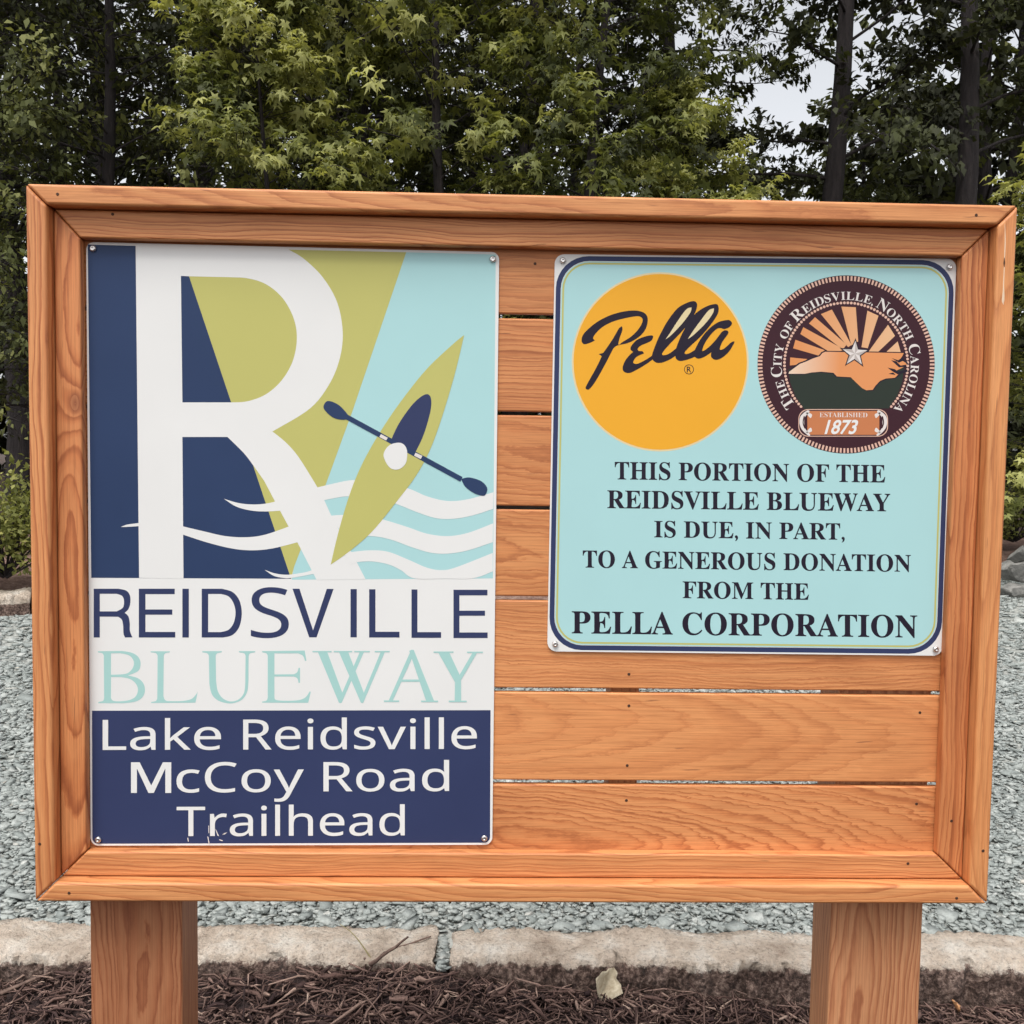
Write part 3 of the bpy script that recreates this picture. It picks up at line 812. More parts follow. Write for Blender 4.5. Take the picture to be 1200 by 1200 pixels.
# white letter R: stem, bowl, leg
outer = K(e1(295, 30), e1(1100, 52)) + [e2(0, 62), e2(80, 112), e2(180, 212), e2(255, 345), e2(284, 500), e2(270, 640), e2(215, 780), e2(110, 915)] + \
        [(323, 503.5), (*e3(1032, 116), 1), e3(1110, 180), e3(1180, 262), (*e4(148, 144), 1), (*e4(185, 214), 1), (*e4(222, 295), 1), (*e4(360, 548), 1), (*e4(408, 640), 1), (*e4(143, 644), 1), (*e3(1170, 718), 1), (*e3(1122, 632), 1), (*e3(1048, 495), 1), (*e3(990, 385), 1), e3(930, 300), e3(880, 235), (*e3(792, 148), 1), (*e3(548, 148), 1), (*e3(554, 915), 1), (*e3(314, 910), 1)]
hole = K(e1(540, 200), e1(582, 202), e1(800, 207)) + [e1(900, 213), e1(1000, 245), e1(1090, 320), e1(1150, 430), e1(1167, 540), e1(1145, 660), e1(1085, 765), e1(1000, 840), e1(900, 878)] + K(e1(812, 884), e1(548, 884))
em.poly(spl(outer), WHITE, 2, [spl(hole)])
# waves
def wave(up, dn, cv, mat=WHITE, lay=3):
    em.poly(spl([cv(*p) + ((1,) if i in (0, len(up) - 1) else ()) for i, p in enumerate(up)], False) + spl([cv(*p) for p in dn], False)[::-1], mat, lay)
wave([(215, 635), (250, 622), (316, 613)], [(215, 635), (255, 634), (316, 630)], e3)
wave([(772, 482), (850, 505), (930, 513), (1000, 508), (1060, 495)], [(772, 482), (840, 525), (920, 546), (1000, 551), (1090, 546)], e3)
wave([(545, 630), (650, 655), (780, 684), (900, 690), (1000, 675), (1130, 630)], [(545, 674), (680, 718), (820, 752), (930, 761), (1040, 750), (1180, 715)], e3)
wave([(992, 866), (1050, 886), (1120, 893), (1210, 880), (1250, 868)], [(992, 866), (1040, 898), (1090, 910), (1140, 910), (1262, 888)], e3)
wave([(140, 146), (230, 124), (340, 104), (480, 110), (640, 150), (740, 192), (850, 217), (960, 208), (1100, 170)],
     [(180, 214), (250, 200), (320, 192), (450, 200), (570, 232), (700, 283), (800, 312), (900, 312), (1000, 292), (1098, 260)], e4)
wave([(215, 297), (290, 293), (400, 300), (510, 320), (640, 360), (740, 394), (850, 407), (960, 390), (1098, 338)],
     [(300, 420), (430, 407), (540, 425), (660, 468), (760, 497), (850, 502), (960, 485), (1096, 440)], e4)
wave([(325, 494), (430, 484), (530, 492), (640, 535), (740, 578), (820, 591), (900, 575), (1096, 498)],
     [(362, 548), (440, 544), (530, 560), (600, 592), (672, 636), (840, 637), (990, 635), (1096, 598)], e4)
em.poly([e4(148, 144), e4(185, 214), e4(222, 295), e4(290, 420), e4(330, 494), e4(362, 550), e4(330, 560), e4(240, 420), e4(150, 200)], WHITE, 4)
em.build('river_emblem', lp, LM)
# kayak
ky = Print()
g4 = lambda X, Y: (360 + X / 4, 380 + Y / 4)
hull = [(*g4(736, 50), 1), g4(680, 96), g4(560, 210), g4(440, 360), g4(345, 500), g4(265, 640), g4(205, 780), g4(150, 960), (*g4(110, 1127), 1), g4(210, 1055), g4(310, 965), g4(420, 830), g4(510, 710), g4(575, 590), g4(630, 440), g4(690, 240)]
ky.poly(spl(hull), OLIVE, 5)
ky.poly(spl([(*g4(395, 538), 1), g4(430, 465), g4(490, 380), g4(540, 335), g4(570, 330), g4(582, 360), g4(575, 420), g4(545, 520), (*g4(505, 605), 1), (*g4(468, 600), 1)]), NAVY2, 6)
ky.poly(K(g4(192, 425), g4(728, 716), g4(718, 738), g4(184, 447)), NAVY, 7)
ky.poly(spl([(*g4(192, 425), 1), g4(150, 380), g4(100, 359), g4(78, 378), g4(82, 402), g4(120, 436), g4(160, 447), (*g4(190, 445), 1)]), NAVY, 8)
ky.poly(spl([(*g4(722, 725), 1), g4(760, 718), g4(815, 735), g4(843, 766), g4(838, 795), g4(822, 804), g4(780, 790), g4(740, 760)]), NAVY, 8)
for q in (((346, 515), (378, 532), (370, 545), (338, 528)), ((508, 602), (540, 617), (532, 632), (501, 616))):
    ky.poly([g4(*p) for p in q], IVORY, 9)
ky.poly(spl([g4(358, 618), g4(372, 580), g4(400, 560), g4(438, 556), g4(462, 575), g4(469, 610), g4(460, 655), g4(425, 681), g4(385, 670)]), WHITE, 10)
ky.build('kayak_emblem', lp, LM)
# lettering
lt_ = Print()
def rects(cv, lst, mat, lay):
    for i, (x0, y0, x1, y1) in enumerate(lst): lt_.poly([cv(x0, y0), cv(x1, y0), cv(x1, y1), cv(x0, y1)], mat, lay + i * 0.25)
lt_.poly(spl(K((48, 73)) + [(190, 73, 1), (235, 84), (256, 113), (258, 155), (247, 190), (226, 211, 1), (247, 232), (255, 270), (256, 315), (270, 352, 1), (228, 353, 1), (219, 330), (217, 285), (209, 250), (188, 234, 1), (83, 233, 1), (83, 353, 1), (48, 353, 1)]), NAVY2, 1,
        [spl([(83, 102, 1), (180, 102, 1), (212, 115), (222, 145), (215, 182), (180, 203, 1), (83, 203, 1)])], cv=f5)
rects(f5, [(307, 73, 345, 353), (345, 73, 513, 104), (345, 192, 499, 222), (345, 321, 516, 353), (557, 73, 594, 353)], NAVY2, 1)
lt_.poly(spl([(668, 73, 1), (785, 73, 1), (845, 92), (884, 140), (898, 212), (884, 290), (845, 338), (790, 353, 1), (668, 353, 1)]), NAVY2, 1, [spl([(705, 103, 1), (778, 103, 1), (822, 117), (851, 157), (862, 212), (851, 270), (822, 308), (778, 322, 1), (705, 322, 1)])], cv=f5)
def one(ch, cv, x0, y0, x1, y1, mat, lay, off=0.0):
    text_quad(lt_, ch, [cv(x0, y0), cv(x1, y0), cv(x1, y1), cv(x0, y1)], mat, lay, cap=ch, offset=off)
one(sans('S'), f5, 950, 64, 1168, 353, NAVY2, 1)
lt_.poly(K((38, 73), (78, 73), (156, 312), (235, 74), (274, 74), (176, 352), (134, 352)), NAVY2, 1, cv=f6)
rects(f6, [(371, 75, 407, 352), (478, 76, 514, 353), (514, 320, 652, 353), (721, 77, 755, 355), (755, 322, 891, 355), (962, 79, 996, 356), (996, 79, 1157, 111), (996, 199, 1143, 228), (996, 324, 1158, 356)], NAVY2, 1)
# second line: light roman capitals
lt_.poly(spl([(72, 432, 1), (205, 430, 1), (265, 440), (305, 466), (317, 505), (303, 545), (245, 571, 1), (300, 586), (332, 615), (342, 655), (328, 695), (290, 720), (225, 730, 1), (74, 730, 1), (76, 723, 1), (102, 716), (108, 700, 1), (106, 458, 1), (98, 444), (72, 438, 1)]), TEALT, 1,
        [spl([(147, 444, 1), (200, 443, 1), (250, 455), (275, 482), (278, 512), (262, 542), (228, 562), (147, 567, 1)]), spl([(147, 580, 1), (205, 580, 1), (258, 592), (291, 620), (302, 655), (288, 692), (252, 712), (200, 719), (160, 716), (147, 700, 1)])], cv=f5)
lt_.poly(spl([(375, 432, 1), (485, 432, 1), (485, 438, 1), (458, 444), (450, 458, 1), (448, 690, 1), (458, 712), (482, 718), (560, 717), (608, 706), (632, 684), (645, 664, 1), (632, 727, 1), (378, 729, 1), (378, 723, 1), (405, 717), (413, 702, 1), (415, 458, 1), (405, 443), (375, 438, 1)]), TEALT, 1, cv=f5)
lt_.poly(spl([(672, 431, 1), (783, 431, 1), (783, 438, 1), (756, 444), (748, 458, 1), (750, 600, 1), (760, 660), (790, 703), (835, 720), (880, 708), (910, 672), (918, 620, 1), (920, 458, 1), (912, 444), (882, 438, 1), (882, 431, 1), (975, 431, 1), (975, 438, 1), (946, 444), (937, 458, 1), (936, 600, 1), (930, 660), (905, 704), (865, 726), (820, 731), (765, 716), (727, 680), (712, 620, 1), (709, 458, 1), (700, 444), (672, 438, 1)]), TEALT, 1, cv=f5)
lt_.poly(spl([(-136, 431, 1), (108, 428, 1), (118, 486, 1), (110, 488, 1), (98, 458), (70, 444, 1), (-66, 444, 1), (-66, 565, 1), (45, 564, 1), (65, 552), (73, 527, 1), (81, 527, 1), (81, 613, 1), (73, 613, 1), (65, 587), (45, 577, 1), (-66, 577, 1), (-66, 690, 1), (-55, 712), (20, 716), (80, 711), (115, 694), (137, 662, 1), (143, 665, 1), (128, 728, 1), (-136, 727, 1), (-136, 721, 1), (-112, 715), (-104, 700, 1), (-104, 458, 1), (-112, 444), (-136, 438, 1)]), TEALT, 1, cv=f6)
sw = [[(182, 432), (236, 432), (326, 676), (312, 730), (304, 726)], [(312, 730), (308, 706), (426, 432), (450, 432), (320, 728)], [(303, 432), (356, 432), (450, 676), (438, 730), (430, 726)], [(438, 730), (434, 704), (546, 432), (570, 432), (444, 728)],
      [(153, 430), (262, 430), (262, 438), (153, 438)], [(275, 430), (380, 430), (380, 438), (275, 438)], [(393, 430), (482, 430), (482, 438), (393, 438)], [(510, 430), (596, 430), (596, 438), (510, 438)],
      [(708, 430), (722, 423), (734, 424), (852, 720), (806, 720)], [(588, 720), (611, 720), (724, 472), (712, 440)], [(648, 594), (770, 594), (774, 607), (643, 607)], [(563, 714), (650, 714), (650, 723), (563, 723)], [(776, 715), (874, 715), (874, 724), (776, 724)],
      [(872, 435), (936, 435), (1006, 586), (1004, 610), (970, 608)], [(971, 600), (1005, 590), (1006, 720), (969, 720)], [(984, 590), (1074, 436), (1100, 436), (1004, 600)], [(848, 433), (962, 433), (962, 441), (848, 441)], [(1040, 434), (1131, 434), (1131, 442), (1040, 442)], [(935, 715), (1038, 715), (1038, 724), (935, 724)]]
for i, q in enumerate(sw): lt_.poly(q, TEALT, 1 + i * 0.2, cv=f6)
# lower navy field with three lines
_rq = rquad([f5(38, 773), f6(1175, 770), (574.3, 987.6), (108.2, 988.8)], 7)
lt_.poly([f5(38, 773), f6(1175, 770)] + _rq[18:], NAVY2, 0)
d4 = lambda X, Y: (80 + X / s3, 640 + Y / s3)
for s, x0, x1, a0, a1, b0_, b1_ in (('Lake', 93, 413, 470, 470, 551, 550), ('Reidsville', 473, 1105, 469, 468, 550, 548), ('cCoy', 292.6, 637, 585, 584, 666, 664), ('Road', 690, 1030, 584, 583, 663, 662), ('Trailhead', 293, 910, 705, 703, 784, 782)):
    text_quad(lt_, sans(s), [d4(x0, a0), d4(x1, a1), d4(x1, b1_), d4(x0, b0_)], WHITE, 6, cap=sans('T'), offset=0.002)
g7 = lambda X, Y: (100 + X * 245 / 1200, 830 + Y * 245 / 1200)
lt_.poly(K((262, 310), (312, 310), (378, 443), (445, 310), (493, 310), (493, 486), (459, 486), (459, 345), (393, 486), (362, 486), (296, 345), (296, 486), (262, 486)), WHITE, 6, cv=g7)
# scuffs in the print under the last line
for q in (((585, 745), (590, 742), (594, 765), (589, 766)), ((700, 735), (706, 738), (713, 778), (708, 780), (704, 755)), ((706, 675), (710, 672), (711, 715), (707, 718)), ((745, 690), (752, 700), (768, 735), (758, 730)), ((785, 725), (800, 716), (815, 712), (800, 724)), ((770, 752), (790, 758), (786, 763), (768, 757))):
    lt_.poly([g7(X, Y) for X, Y in q], IVORY, 8)
lt_.build('lettering', lp, LM)
for px, py in ((109.5, 291.5), (577.5, 304), (567.5, 981.8), (115.5, 983.5)):
    p = on_y(px, py, Y_P); screw(lp, LM, p.x, Y_P - 0.0012, p.z, 0.0050, steel, 0.0035)

# ---- right panel
RC = [(650.3, 297.8), (1120.8, 303.2), (1104.5, 768.5), (641.3, 763.3)]
rp, RM = panel('sign_panel', RC, 11, 'square pale blue panel with a yellow disc, a round seal and black lettering')
bd = Print()
bd.poly(rquad(RC, 38, 1.9), NAVY2, 0)
bd.poly(rquad(RC, 33, 7.6), IVORY, 1)
bd.poly(rquad(RC, 32.5, 8.1), TEAL, 2)
bd.poly(rquad(RC, 31, 9.5), OLIVE, 3)
bd.poly(rquad(RC, 29, 11.6), TEAL, 4)
bd.build('border_print', rp, RM)
tx = Print()
h6 = lambda X, Y: (630 + X / 2.4, 520 + Y / 2.4)
for s, x0, x1, a0, a1, b0_, b1_ in (('THIS PORTION OF THE', 217, 978, 51, 60, 100, 109), ('REIDSVILLE BLUEWAY', 196, 992, 131, 141, 181, 190), ('IS DUE, IN PART,', 328, 864, 217, 224, 263, 270),
                                    ('TO A GENEROUS DONATION', 127, 1050, 300, 313, 348, 360), ('FROM THE', 408, 763, 387, 393, 434, 439), ('PELLA CORPORATION', 96, 1068, 471, 483, 533, 545)):
    text_quad(tx, serif(s), [h6(x0, a0), h6(x1, a1), h6(x1, b1_), h6(x0, b0_)], BLACK, 5, cap=serif('H'), offset=0.004)
tx.build('lettering', rp, RM)
# yellow disc with script lettering
dk = Print()
j8 = lambda X, Y: (660 + X * 230 / 1200, 310 + Y * 230 / 1200)
def circ(cx, cy, rx, ry, n_=72): return [(cx + rx * math.cos(2 * math.pi * i / n_), cy + ry * math.sin(2 * math.pi * i / n_)) for i in range(n_)]
dk.poly(circ(593, 595, 541, 548), CREAM, 5, cv=j8)
dk.poly(circ(593, 595, 530, 537), YELLOW, 6, cv=j8)
script = [
 [(113, 470), (120, 432), (155, 392), (215, 346), (290, 309), (370, 287), (445, 281), (498, 297), (517, 332), (510, 378), (488, 418), (450, 452), (395, 480), (320, 500), (290, 545, 1), (250, 622), (200, 710), (165, 757), (146, 764), (137, 752), (155, 715), (205, 625), (236, 560, 1), (217, 547, 1), (245, 540, 1), (300, 460), (340, 392), (360, 377, 1), (362, 400), (345, 450), (338, 490), (365, 472), (410, 444), (452, 405), (480, 362), (485, 332), (465, 317), (430, 318), (370, 330), (300, 350), (237, 384), (197, 424), (183, 450), (194, 464, 1), (165, 478), (130, 487)],
 [(550, 440), (538, 433), (500, 440), (452, 460), (420, 492), (411, 518), (428, 534, 1), (402, 557), (375, 595), (363, 635), (376, 658), (408, 662), (455, 640), (510, 607), (560, 570, 1), (545, 556, 1), (500, 585), (455, 606), (430, 602), (433, 582), (455, 560), (494, 543, 1), (484, 530), (462, 528), (456, 514), (475, 495), (515, 478), (540, 464)],
]
lA = [(545, 565, 1), (555, 528), (590, 442), (640, 350), (700, 272), (760, 237), (800, 228), (815, 246), (804, 290), (768, 352), (708, 422), (642, 490), (603, 538), (606, 556), (630, 556), (662, 540), (705, 505, 1), (712, 530, 1), (668, 566), (615, 592), (578, 597), (555, 586)]
lB = [(690, 540, 1), (702, 490), (742, 402), (802, 312), (868, 264), (930, 245), (946, 262), (940, 302), (898, 366), (838, 436), (770, 500), (740, 534), (746, 550), (772, 546), (812, 522), (842, 498, 1), (838, 535, 1), (802, 560), (752, 579), (712, 585), (692, 570)]
la = [(1028, 360), (1015, 344), (990, 345), (945, 358), (890, 400), (842, 460), (808, 525), (804, 555), (826, 571), (862, 560), (912, 527, 1), (908, 560), (930, 578), (966, 568), (1010, 530), (1045, 473, 1), (1028, 480), (990, 514), (966, 525), (953, 515), (970, 470), (1006, 418), (992, 405), (972, 415, 1), (930, 470), (888, 512), (856, 532), (846, 524), (862, 480), (900, 425), (940, 388), (968, 384, 1), (985, 390), (1012, 380)]
for i, sc in enumerate(script + [lA, lB, la]): dk.poly(spl(sc, res=5) if i < 2 else fatten(spl(sc, res=5), 4), BLACK, 8 + i * 0.4, cv=j8)
for q in ([(785, 262, 1), (752, 275), (700, 345), (652, 420), (625, 458, 1), (662, 430), (728, 360), (776, 295)], [(922, 268, 1), (888, 282), (835, 350), (790, 412), (762, 456, 1), (800, 428), (868, 362), (914, 300)]):
    dk.poly(spl(q), CREAM, 11, cv=j8)
dk.poly(circ(769, 641, 30, 30, 36), BLACK, 8, [circ(769, 641, 26, 26, 36)[::-1]], cv=j8)
text_quad(dk, 'R', [j8(756, 624), j8(783, 624), j8(783, 658), j8(756, 658)], BLACK, 9, cap='R', offset=0.01)
dk.build('disc_print', rp, RM)
# round seal
se = Print()
k1 = lambda X, Y: (880 + X * 230 / 1200, 310 + Y * 230 / 1200)
SC = (582, 611)
se.poly(circ(*SC, 542, 545, 120), MAROON, 5, cv=k1)
for i in range(150):
    a = 2 * math.pi * i / 150; da = math.pi / 150 * 0.52
    se.poly([(SC[0] + r * math.cos(a + s * da), SC[1] + r * math.sin(a + s * da)) for r, s in ((512, -1), (541, -1), (541, 1), (512, 1))], PINK, 6, cv=k1)
for i in range(84):
    a = math.radians(-43 + i * 266 / 83)
    if i < 4 and False: continue
    x, y = SC[0] + 377 * math.cos(a), SC[1] - 377 * math.sin(a)
    se.poly(circ(x, y, 8.5, 8.5, 10), PINK, 6, cv=k1)
for q in ([(240, 568), (345, 578), (290, 612), (238, 617)], [(272, 460), (450, 523), (425, 560), (258, 512)], [(320, 383), (575, 522), (490, 540), (302, 425)], [(392, 322), (585, 490), (560, 520), (355, 360)], [(495, 275), (615, 492), (594, 505), (428, 303)],
          [(553, 257), (641, 261), (656, 470), (635, 480), (614, 495)], [(712, 282), (780, 313), (714, 512), (676, 505)], [(838, 368), (881, 436), (778, 534), (718, 534)], [(897, 470), (916, 536), (826, 536)]):
    se.poly(q, RAYS, 6, cv=k1)
se.poly([(228, 640), (240, 720), (270, 800), (325, 884), (842, 880), (895, 800), (925, 720), (938, 620), (700, 600)], GREEN, 7, cv=k1)
state = [(230, 668), (234, 655), (262, 635), (300, 607), (340, 592), (375, 576), (422, 560), (437, 541), (455, 533), (935, 541), (928, 556), (912, 580), (946, 600), (955, 615), (920, 634), (872, 656), (906, 668), (880, 692), (825, 697), (790, 711), (762, 740), (745, 766), (705, 769), (680, 756), (648, 726), (610, 689), (525, 684), (505, 662), (430, 655), (370, 660), (330, 668)]
ct = (600, 640)
se.poly([(x + (x - ct[0]) * 0.012 + (4 if x > ct[0] else -4), y + (5 if y > ct[1] else -6)) for x, y in state], BLACK, 8, cv=k1)
se.poly(state, STATE, 9, cv=k1)
for q in ([(860, 572), (900, 585), (930, 565), (938, 585), (905, 600)], [(858, 585), (890, 592), (915, 618), (948, 612), (950, 625), (905, 628)], [(835, 630), (880, 640), (900, 655), (955, 640), (958, 655), (900, 672), (868, 655)], [(840, 668), (870, 660), (885, 675)]):
    se.poly(q, BLACK, 10, cv=k1)
def star(cx, cy, R, r, rot=0.0): return [(cx + (R if i % 2 == 0 else r) * math.sin(math.pi * i / 5 + rot), cy - (R if i % 2 == 0 else r) * math.cos(math.pi * i / 5 + rot)) for i in range(10)]
so = star(635, 545, 96, 40, 0.05); si = star(635, 545, 80, 32, 0.05)
se.poly(so, BLACK, 11, cv=k1); se.poly(si, IVORY, 12, cv=k1)
for i in range(0, 10, 2): se.poly([(635, 545), si[i], si[(i + 1) % 10]], STARC, 13, cv=k1)
def arc_word(word, a0, a1, small, rad=395):
    """word set clockwise along the ring from angle a0 to a1 (degrees); first letter larger"""
    gl = []; adv = 0
    for i, ch in enumerate(word):
        v, f = text_geo(serif(ch), -0.004)
        hC = text_geo(serif('H'))[0]; capm = max(y for _, y in hC)
        s = (66 if (i == 0 and not small) else 50) / capm
        x0 = min(x for x, _ in v) * s; x1 = max(x for x, _ in v) * s
        gl.append((v, f, s, adv - x0, (x1 - x0))); adv += (x1 - x0) + 5
    tot = adv - 5; arc = math.radians(abs(a0 - a1)) * (rad + 20); kx = arc / tot
    for v, f, s, o_, w in gl:
        mid_a = math.radians(a0) - (o_ * kx + (min(x for x, _ in v) * s + w / 2) * kx) / (rad + 20)
        xm = min(x for x, _ in v) * s + w / 2
        er = (math.cos(mid_a), -math.sin(mid_a)); et = (math.sin(mid_a), math.cos(mid_a))
        pts = []
        for x, y in v:
            u = (x * s - xm) * min(kx, 1.15); w_ = rad + y * s
            pts.append(k1(SC[0] + er[0] * w_ + et[0] * u, SC[1] + er[1] * w_ + et[1] * u))
        se.tri(pts, f, IVORY, 7)
for w, a0, a1, sm in (('THE', 218, 193.5, 0), ('CITY', 190.5, 163, 0), ('OF', 157.5, 143, 1), ('REIDSVILLE,', 139.5, 66, 0), ('NORTH', 63, 21.5, 0), ('CAROLINA', 17, -43, 0)): arc_word(w, a0, a1, sm)
se.poly(rquad([(290, 884), (838, 884), (838, 1052), (290, 1052)], 60), PINK, 8, cv=k1)
se.poly(rquad([(295, 889), (833, 889), (833, 1047), (295, 1047)], 57), MAROON, 9, cv=k1)
se.poly(rquad([(345, 895), (785, 895), (785, 1041), (345, 1041)], 12), RUST, 10, cv=k1)
for sx in (1, -1):
    m_ = lambda p: (565 + sx * (p[0] - 565), p[1])
    for q in ([(345, 892), (305, 925), (297, 968), (312, 1010), (350, 1045), (362, 1040), (335, 1008), (325, 968), (332, 930), (358, 902)], [(338, 905), (372, 915), (366, 938), (350, 925)], [(338, 1030), (372, 1020), (366, 998), (350, 1010)]):
        se.poly([m_(p) for p in spl(q)], IVORY, 11, cv=k1)
    for q in ([(322, 930), (316, 968), (326, 1000), (334, 998), (322, 968), (330, 932)],):
        se.poly([m_(p) for p in spl(q)], MAROON, 12, cv=k1)
text_quad(se, serif('ESTABLISHED'), [k1(420, 905), k1(712, 906), k1(712, 934), k1(420, 933)], IVORY, 12, cap=serif('H'), offset=-0.01)
text_quad(se, '1873', [k1(474, 950), k1(662, 950), k1(638, 1034), k1(450, 1034)], WHITE, 12, cap='1', offset=0.022)
se.build('town_seal', rp, RM)
for px, py in ((659.5, 305.5), (1112.2, 313), (1096, 760.5), (650.5, 754.5)):
    p = on_y(px, py, Y_P); screw(rp, RM, p.x, Y_P - 0.0016, p.z, 0.0047, steel, 0.0035)

# ================================================================== small things by the kerb
dry_m, n, l, b = new_mat('dry_leaf')
tc = n.new('ShaderNodeTexCoord')
l.new(ramp(n, l, noise(n, l, tc.outputs['Object'], 60, 4, 0.6), [(0.3, (0.30, 0.24, 0.16)), (0.6, (0.52, 0.46, 0.34)), (0.8, (0.62, 0.57, 0.44))]), b.inputs['Base Color']); b.inputs['Roughness'].default_value = 0.8
def dry_leaf(px, py, size, label, rz, curl, col=dry_m):
    p = on_z(px, py, MULCH_Z + 0.015)
    bm = bmesh.new(); nu, nv = 9, 7; vs_ = []
    for i in range(nu):
        u = i / (nu - 1); w = (math.sin(math.pi * min(1, u * 0.97 + 0.02)) ** 0.9) * (1.25 - 0.75 * u) * 0.44 + 0.03 * math.sin(u * 23)
        for j in range(nv):
            v = (j / (nv - 1) - 0.5) * 2
            y = v * w; z = curl * abs(v) * w * 1.5 + 0.07 * math.sin(u * 9 + 2) * v + 0.55 * curl * (u - 0.4) ** 2 + 0.05 * math.sin(u * 14 + v * 5) + 0.04 * math.sin(v * 9 - u * 6)
            vs_.append(bm.verts.new((size * (u - 0.5), size * y, size * z)))
    for i in range(nu - 1):
        for j in range(nv - 1):
            bm.faces.new((vs_[i * nv + j], vs_[(i + 1) * nv + j], vs_[(i + 1) * nv + j + 1], vs_[i * nv + j + 1])).smooth = True
    me = bpy.data.meshes.new('dry_leaf'); bm.to_mesh(me); bm.free(); me.materials.append(col)
    o = link('dry_leaf', me); o.location = (p.x, p.y, float(mulch_h(p.x, p.y)) + 0.03); o.rotation_euler = (0.7, -0.75, rz)
    md = o.modifiers.new('thickness', 'SOLIDIFY'); md.thickness = 0.0008
    tag(o, label, 'dry leaf'); return o
dry_leaf(709, 1172, 0.085, 'curled pale dry leaf lying on the mulch in front of the kerb', 0.9, 0.9)
rust_leaf, n, l, b = new_mat('orange_leaf'); b.inputs['Base Color'].default_value = (0.50, 0.25, 0.11, 1); b.inputs['Roughness'].default_value = 0.8
dry_leaf(1119, 1181, 0.030, 'small orange dry leaf on the mulch right of the right post', 2.1, 0.5, rust_leaf)
twig_m = tint_mat('twig_bark', [(0, (0.10, 0.065, 0.055)), (1, (0.22, 0.15, 0.12))], 0.9, 150, 0.6)
straw_m = tint_mat('straw', [(0, (0.25, 0.21, 0.10)), (1, (0.34, 0.30, 0.15))], 0.8)
def tube(pts, rad, sides=6):
    """returns verts, faces of a tapered tube"""
    pts = np.asarray(pts, float); rad = np.asarray(rad, float)
    d = np.gradient(pts, axis=0); d /= np.linalg.norm(d, axis=1)[:, None] + 1e-9
    ref = np.where(np.abs(d[:, 2:3]) > 0.9, np.array([[1.0, 0, 0]]), np.array([[0, 0, 1.0]]))
    a = np.cross(d, ref); a /= np.linalg.norm(a, axis=1)[:, None]; b_ = np.cross(d, a)
    th = np.arange(sides) * 2 * np.pi / sides
    V = pts[:, None] + rad[:, None, None] * (a[:, None] * np.cos(th)[None, :, None] + b_[:, None] * np.sin(th)[None, :, None])
    m_ = len(pts); F_ = []
    for i in range(m_ - 1):
        for j in range(sides):
            k = (j + 1) % sides; F_.append((i * sides + j, (i + 1) * sides + j, (i + 1) * sides + k, i * sides + k))
    return V.reshape(-1, 3), np.array(F_)
def twig(name, p0, p1, r, label, cat, mat, group=None, sag=0.0):
    a, b_ = np.array(p0), np.array(p1)
    t = np.linspace(0, 1, 7)[:, None]
    P = a + (b_ - a) * t + np.array([0, 0, 1]) * (np.sin(t * math.pi) * sag) + rng.normal(0, r * 0.22, (7, 3))
    V, F_ = tube(P, r * np.linspace(1, 0.45, 7), 6)
    o = link(name, np_mesh(name, V, F_, [mat], tint=rng.uniform(0, 1, len(F_)), smooth=True))
    tag(o, label, cat, group); return o
def gz(px, py, h=0.02):
    p = on_z(px, py, 0.03); return (p.x, p.y, float(mulch_h(p.x, p.y)) + h)
kf = kerb_line(0)
def at_kerb(px, py, off=0.0): return tuple(on_y(px, py, kerb_line(on_z(px, 1122, KERB_Z).x) - off))
twig('stick', gz(433, 1163), at_kerb(478, 1098, 0.01), 0.0055, 'thick dark stick leaning on the pale kerb stone, left of the joint', 'stick', twig_m)
twig('stick', gz(0, 1173, 0.025), gz(62, 1160, 0.025), 0.006, 'pale weathered stick lying on the mulch left of the left post', 'stick', twig_m)
twig('stick', gz(425, 1160), gz(505, 1132, 0.03), 0.004, 'thin brown stick lying on the mulch below the kerb joint', 'stick', twig_m)
twig('grass_blade', at_kerb(434, 1122, 0.0), at_kerb(398, 1083, -0.02), 0.0018, 'dry straw grass stalk bent over the pale kerb stone', 'grass stalk', straw_m, sag=0.012)

# ================================================================== FOREST
bark_m, n, l, b = new_mat('tree_bark')
tc = n.new('ShaderNodeTexCoord')
c = ramp(n, l, noise(n, l, mapping(n, l, tc.outputs['Object'], (14, 14, 2.2)), 1.0, 6, 0.7, 0.4), [(0.3, (0.012, 0.009, 0.010)), (0.55, (0.032, 0.025, 0.025)), (0.8, (0.075, 0.060, 0.056))])
l.new(c, b.inputs['Base Color']); b.inputs['Roughness'].default_value = 0.95
bump(n, l, b, noise(n, l, mapping(n, l, tc.outputs['Object'], (22, 22, 3.0)), 1.0, 5, 0.7), 1.0, 0.04)
LEAF_B = leaf_mat('sweetgum_leaf', [(0.0, (0.040, 0.046, 0.020)), (0.38, (0.105, 0.120, 0.038)), (0.68, (0.235, 0.248, 0.075)), (1.0, (0.42, 0.42, 0.155))], 0.34)
LEAF_D = leaf_mat('oak_leaf', [(0.0, (0.032, 0.034, 0.022)), (0.5, (0.066, 0.074, 0.032)), (0.85, (0.125, 0.138, 0.050)), (1.0, (0.21, 0.215, 0.080))], 0.25, 0.12)
LEAF_Y = leaf_mat('shrub_leaf', [(0.0, (0.10, 0.11, 0.03)), (0.5, (0.21, 0.22, 0.06)), (1.0, (0.36, 0.34, 0.11))], 0.25)

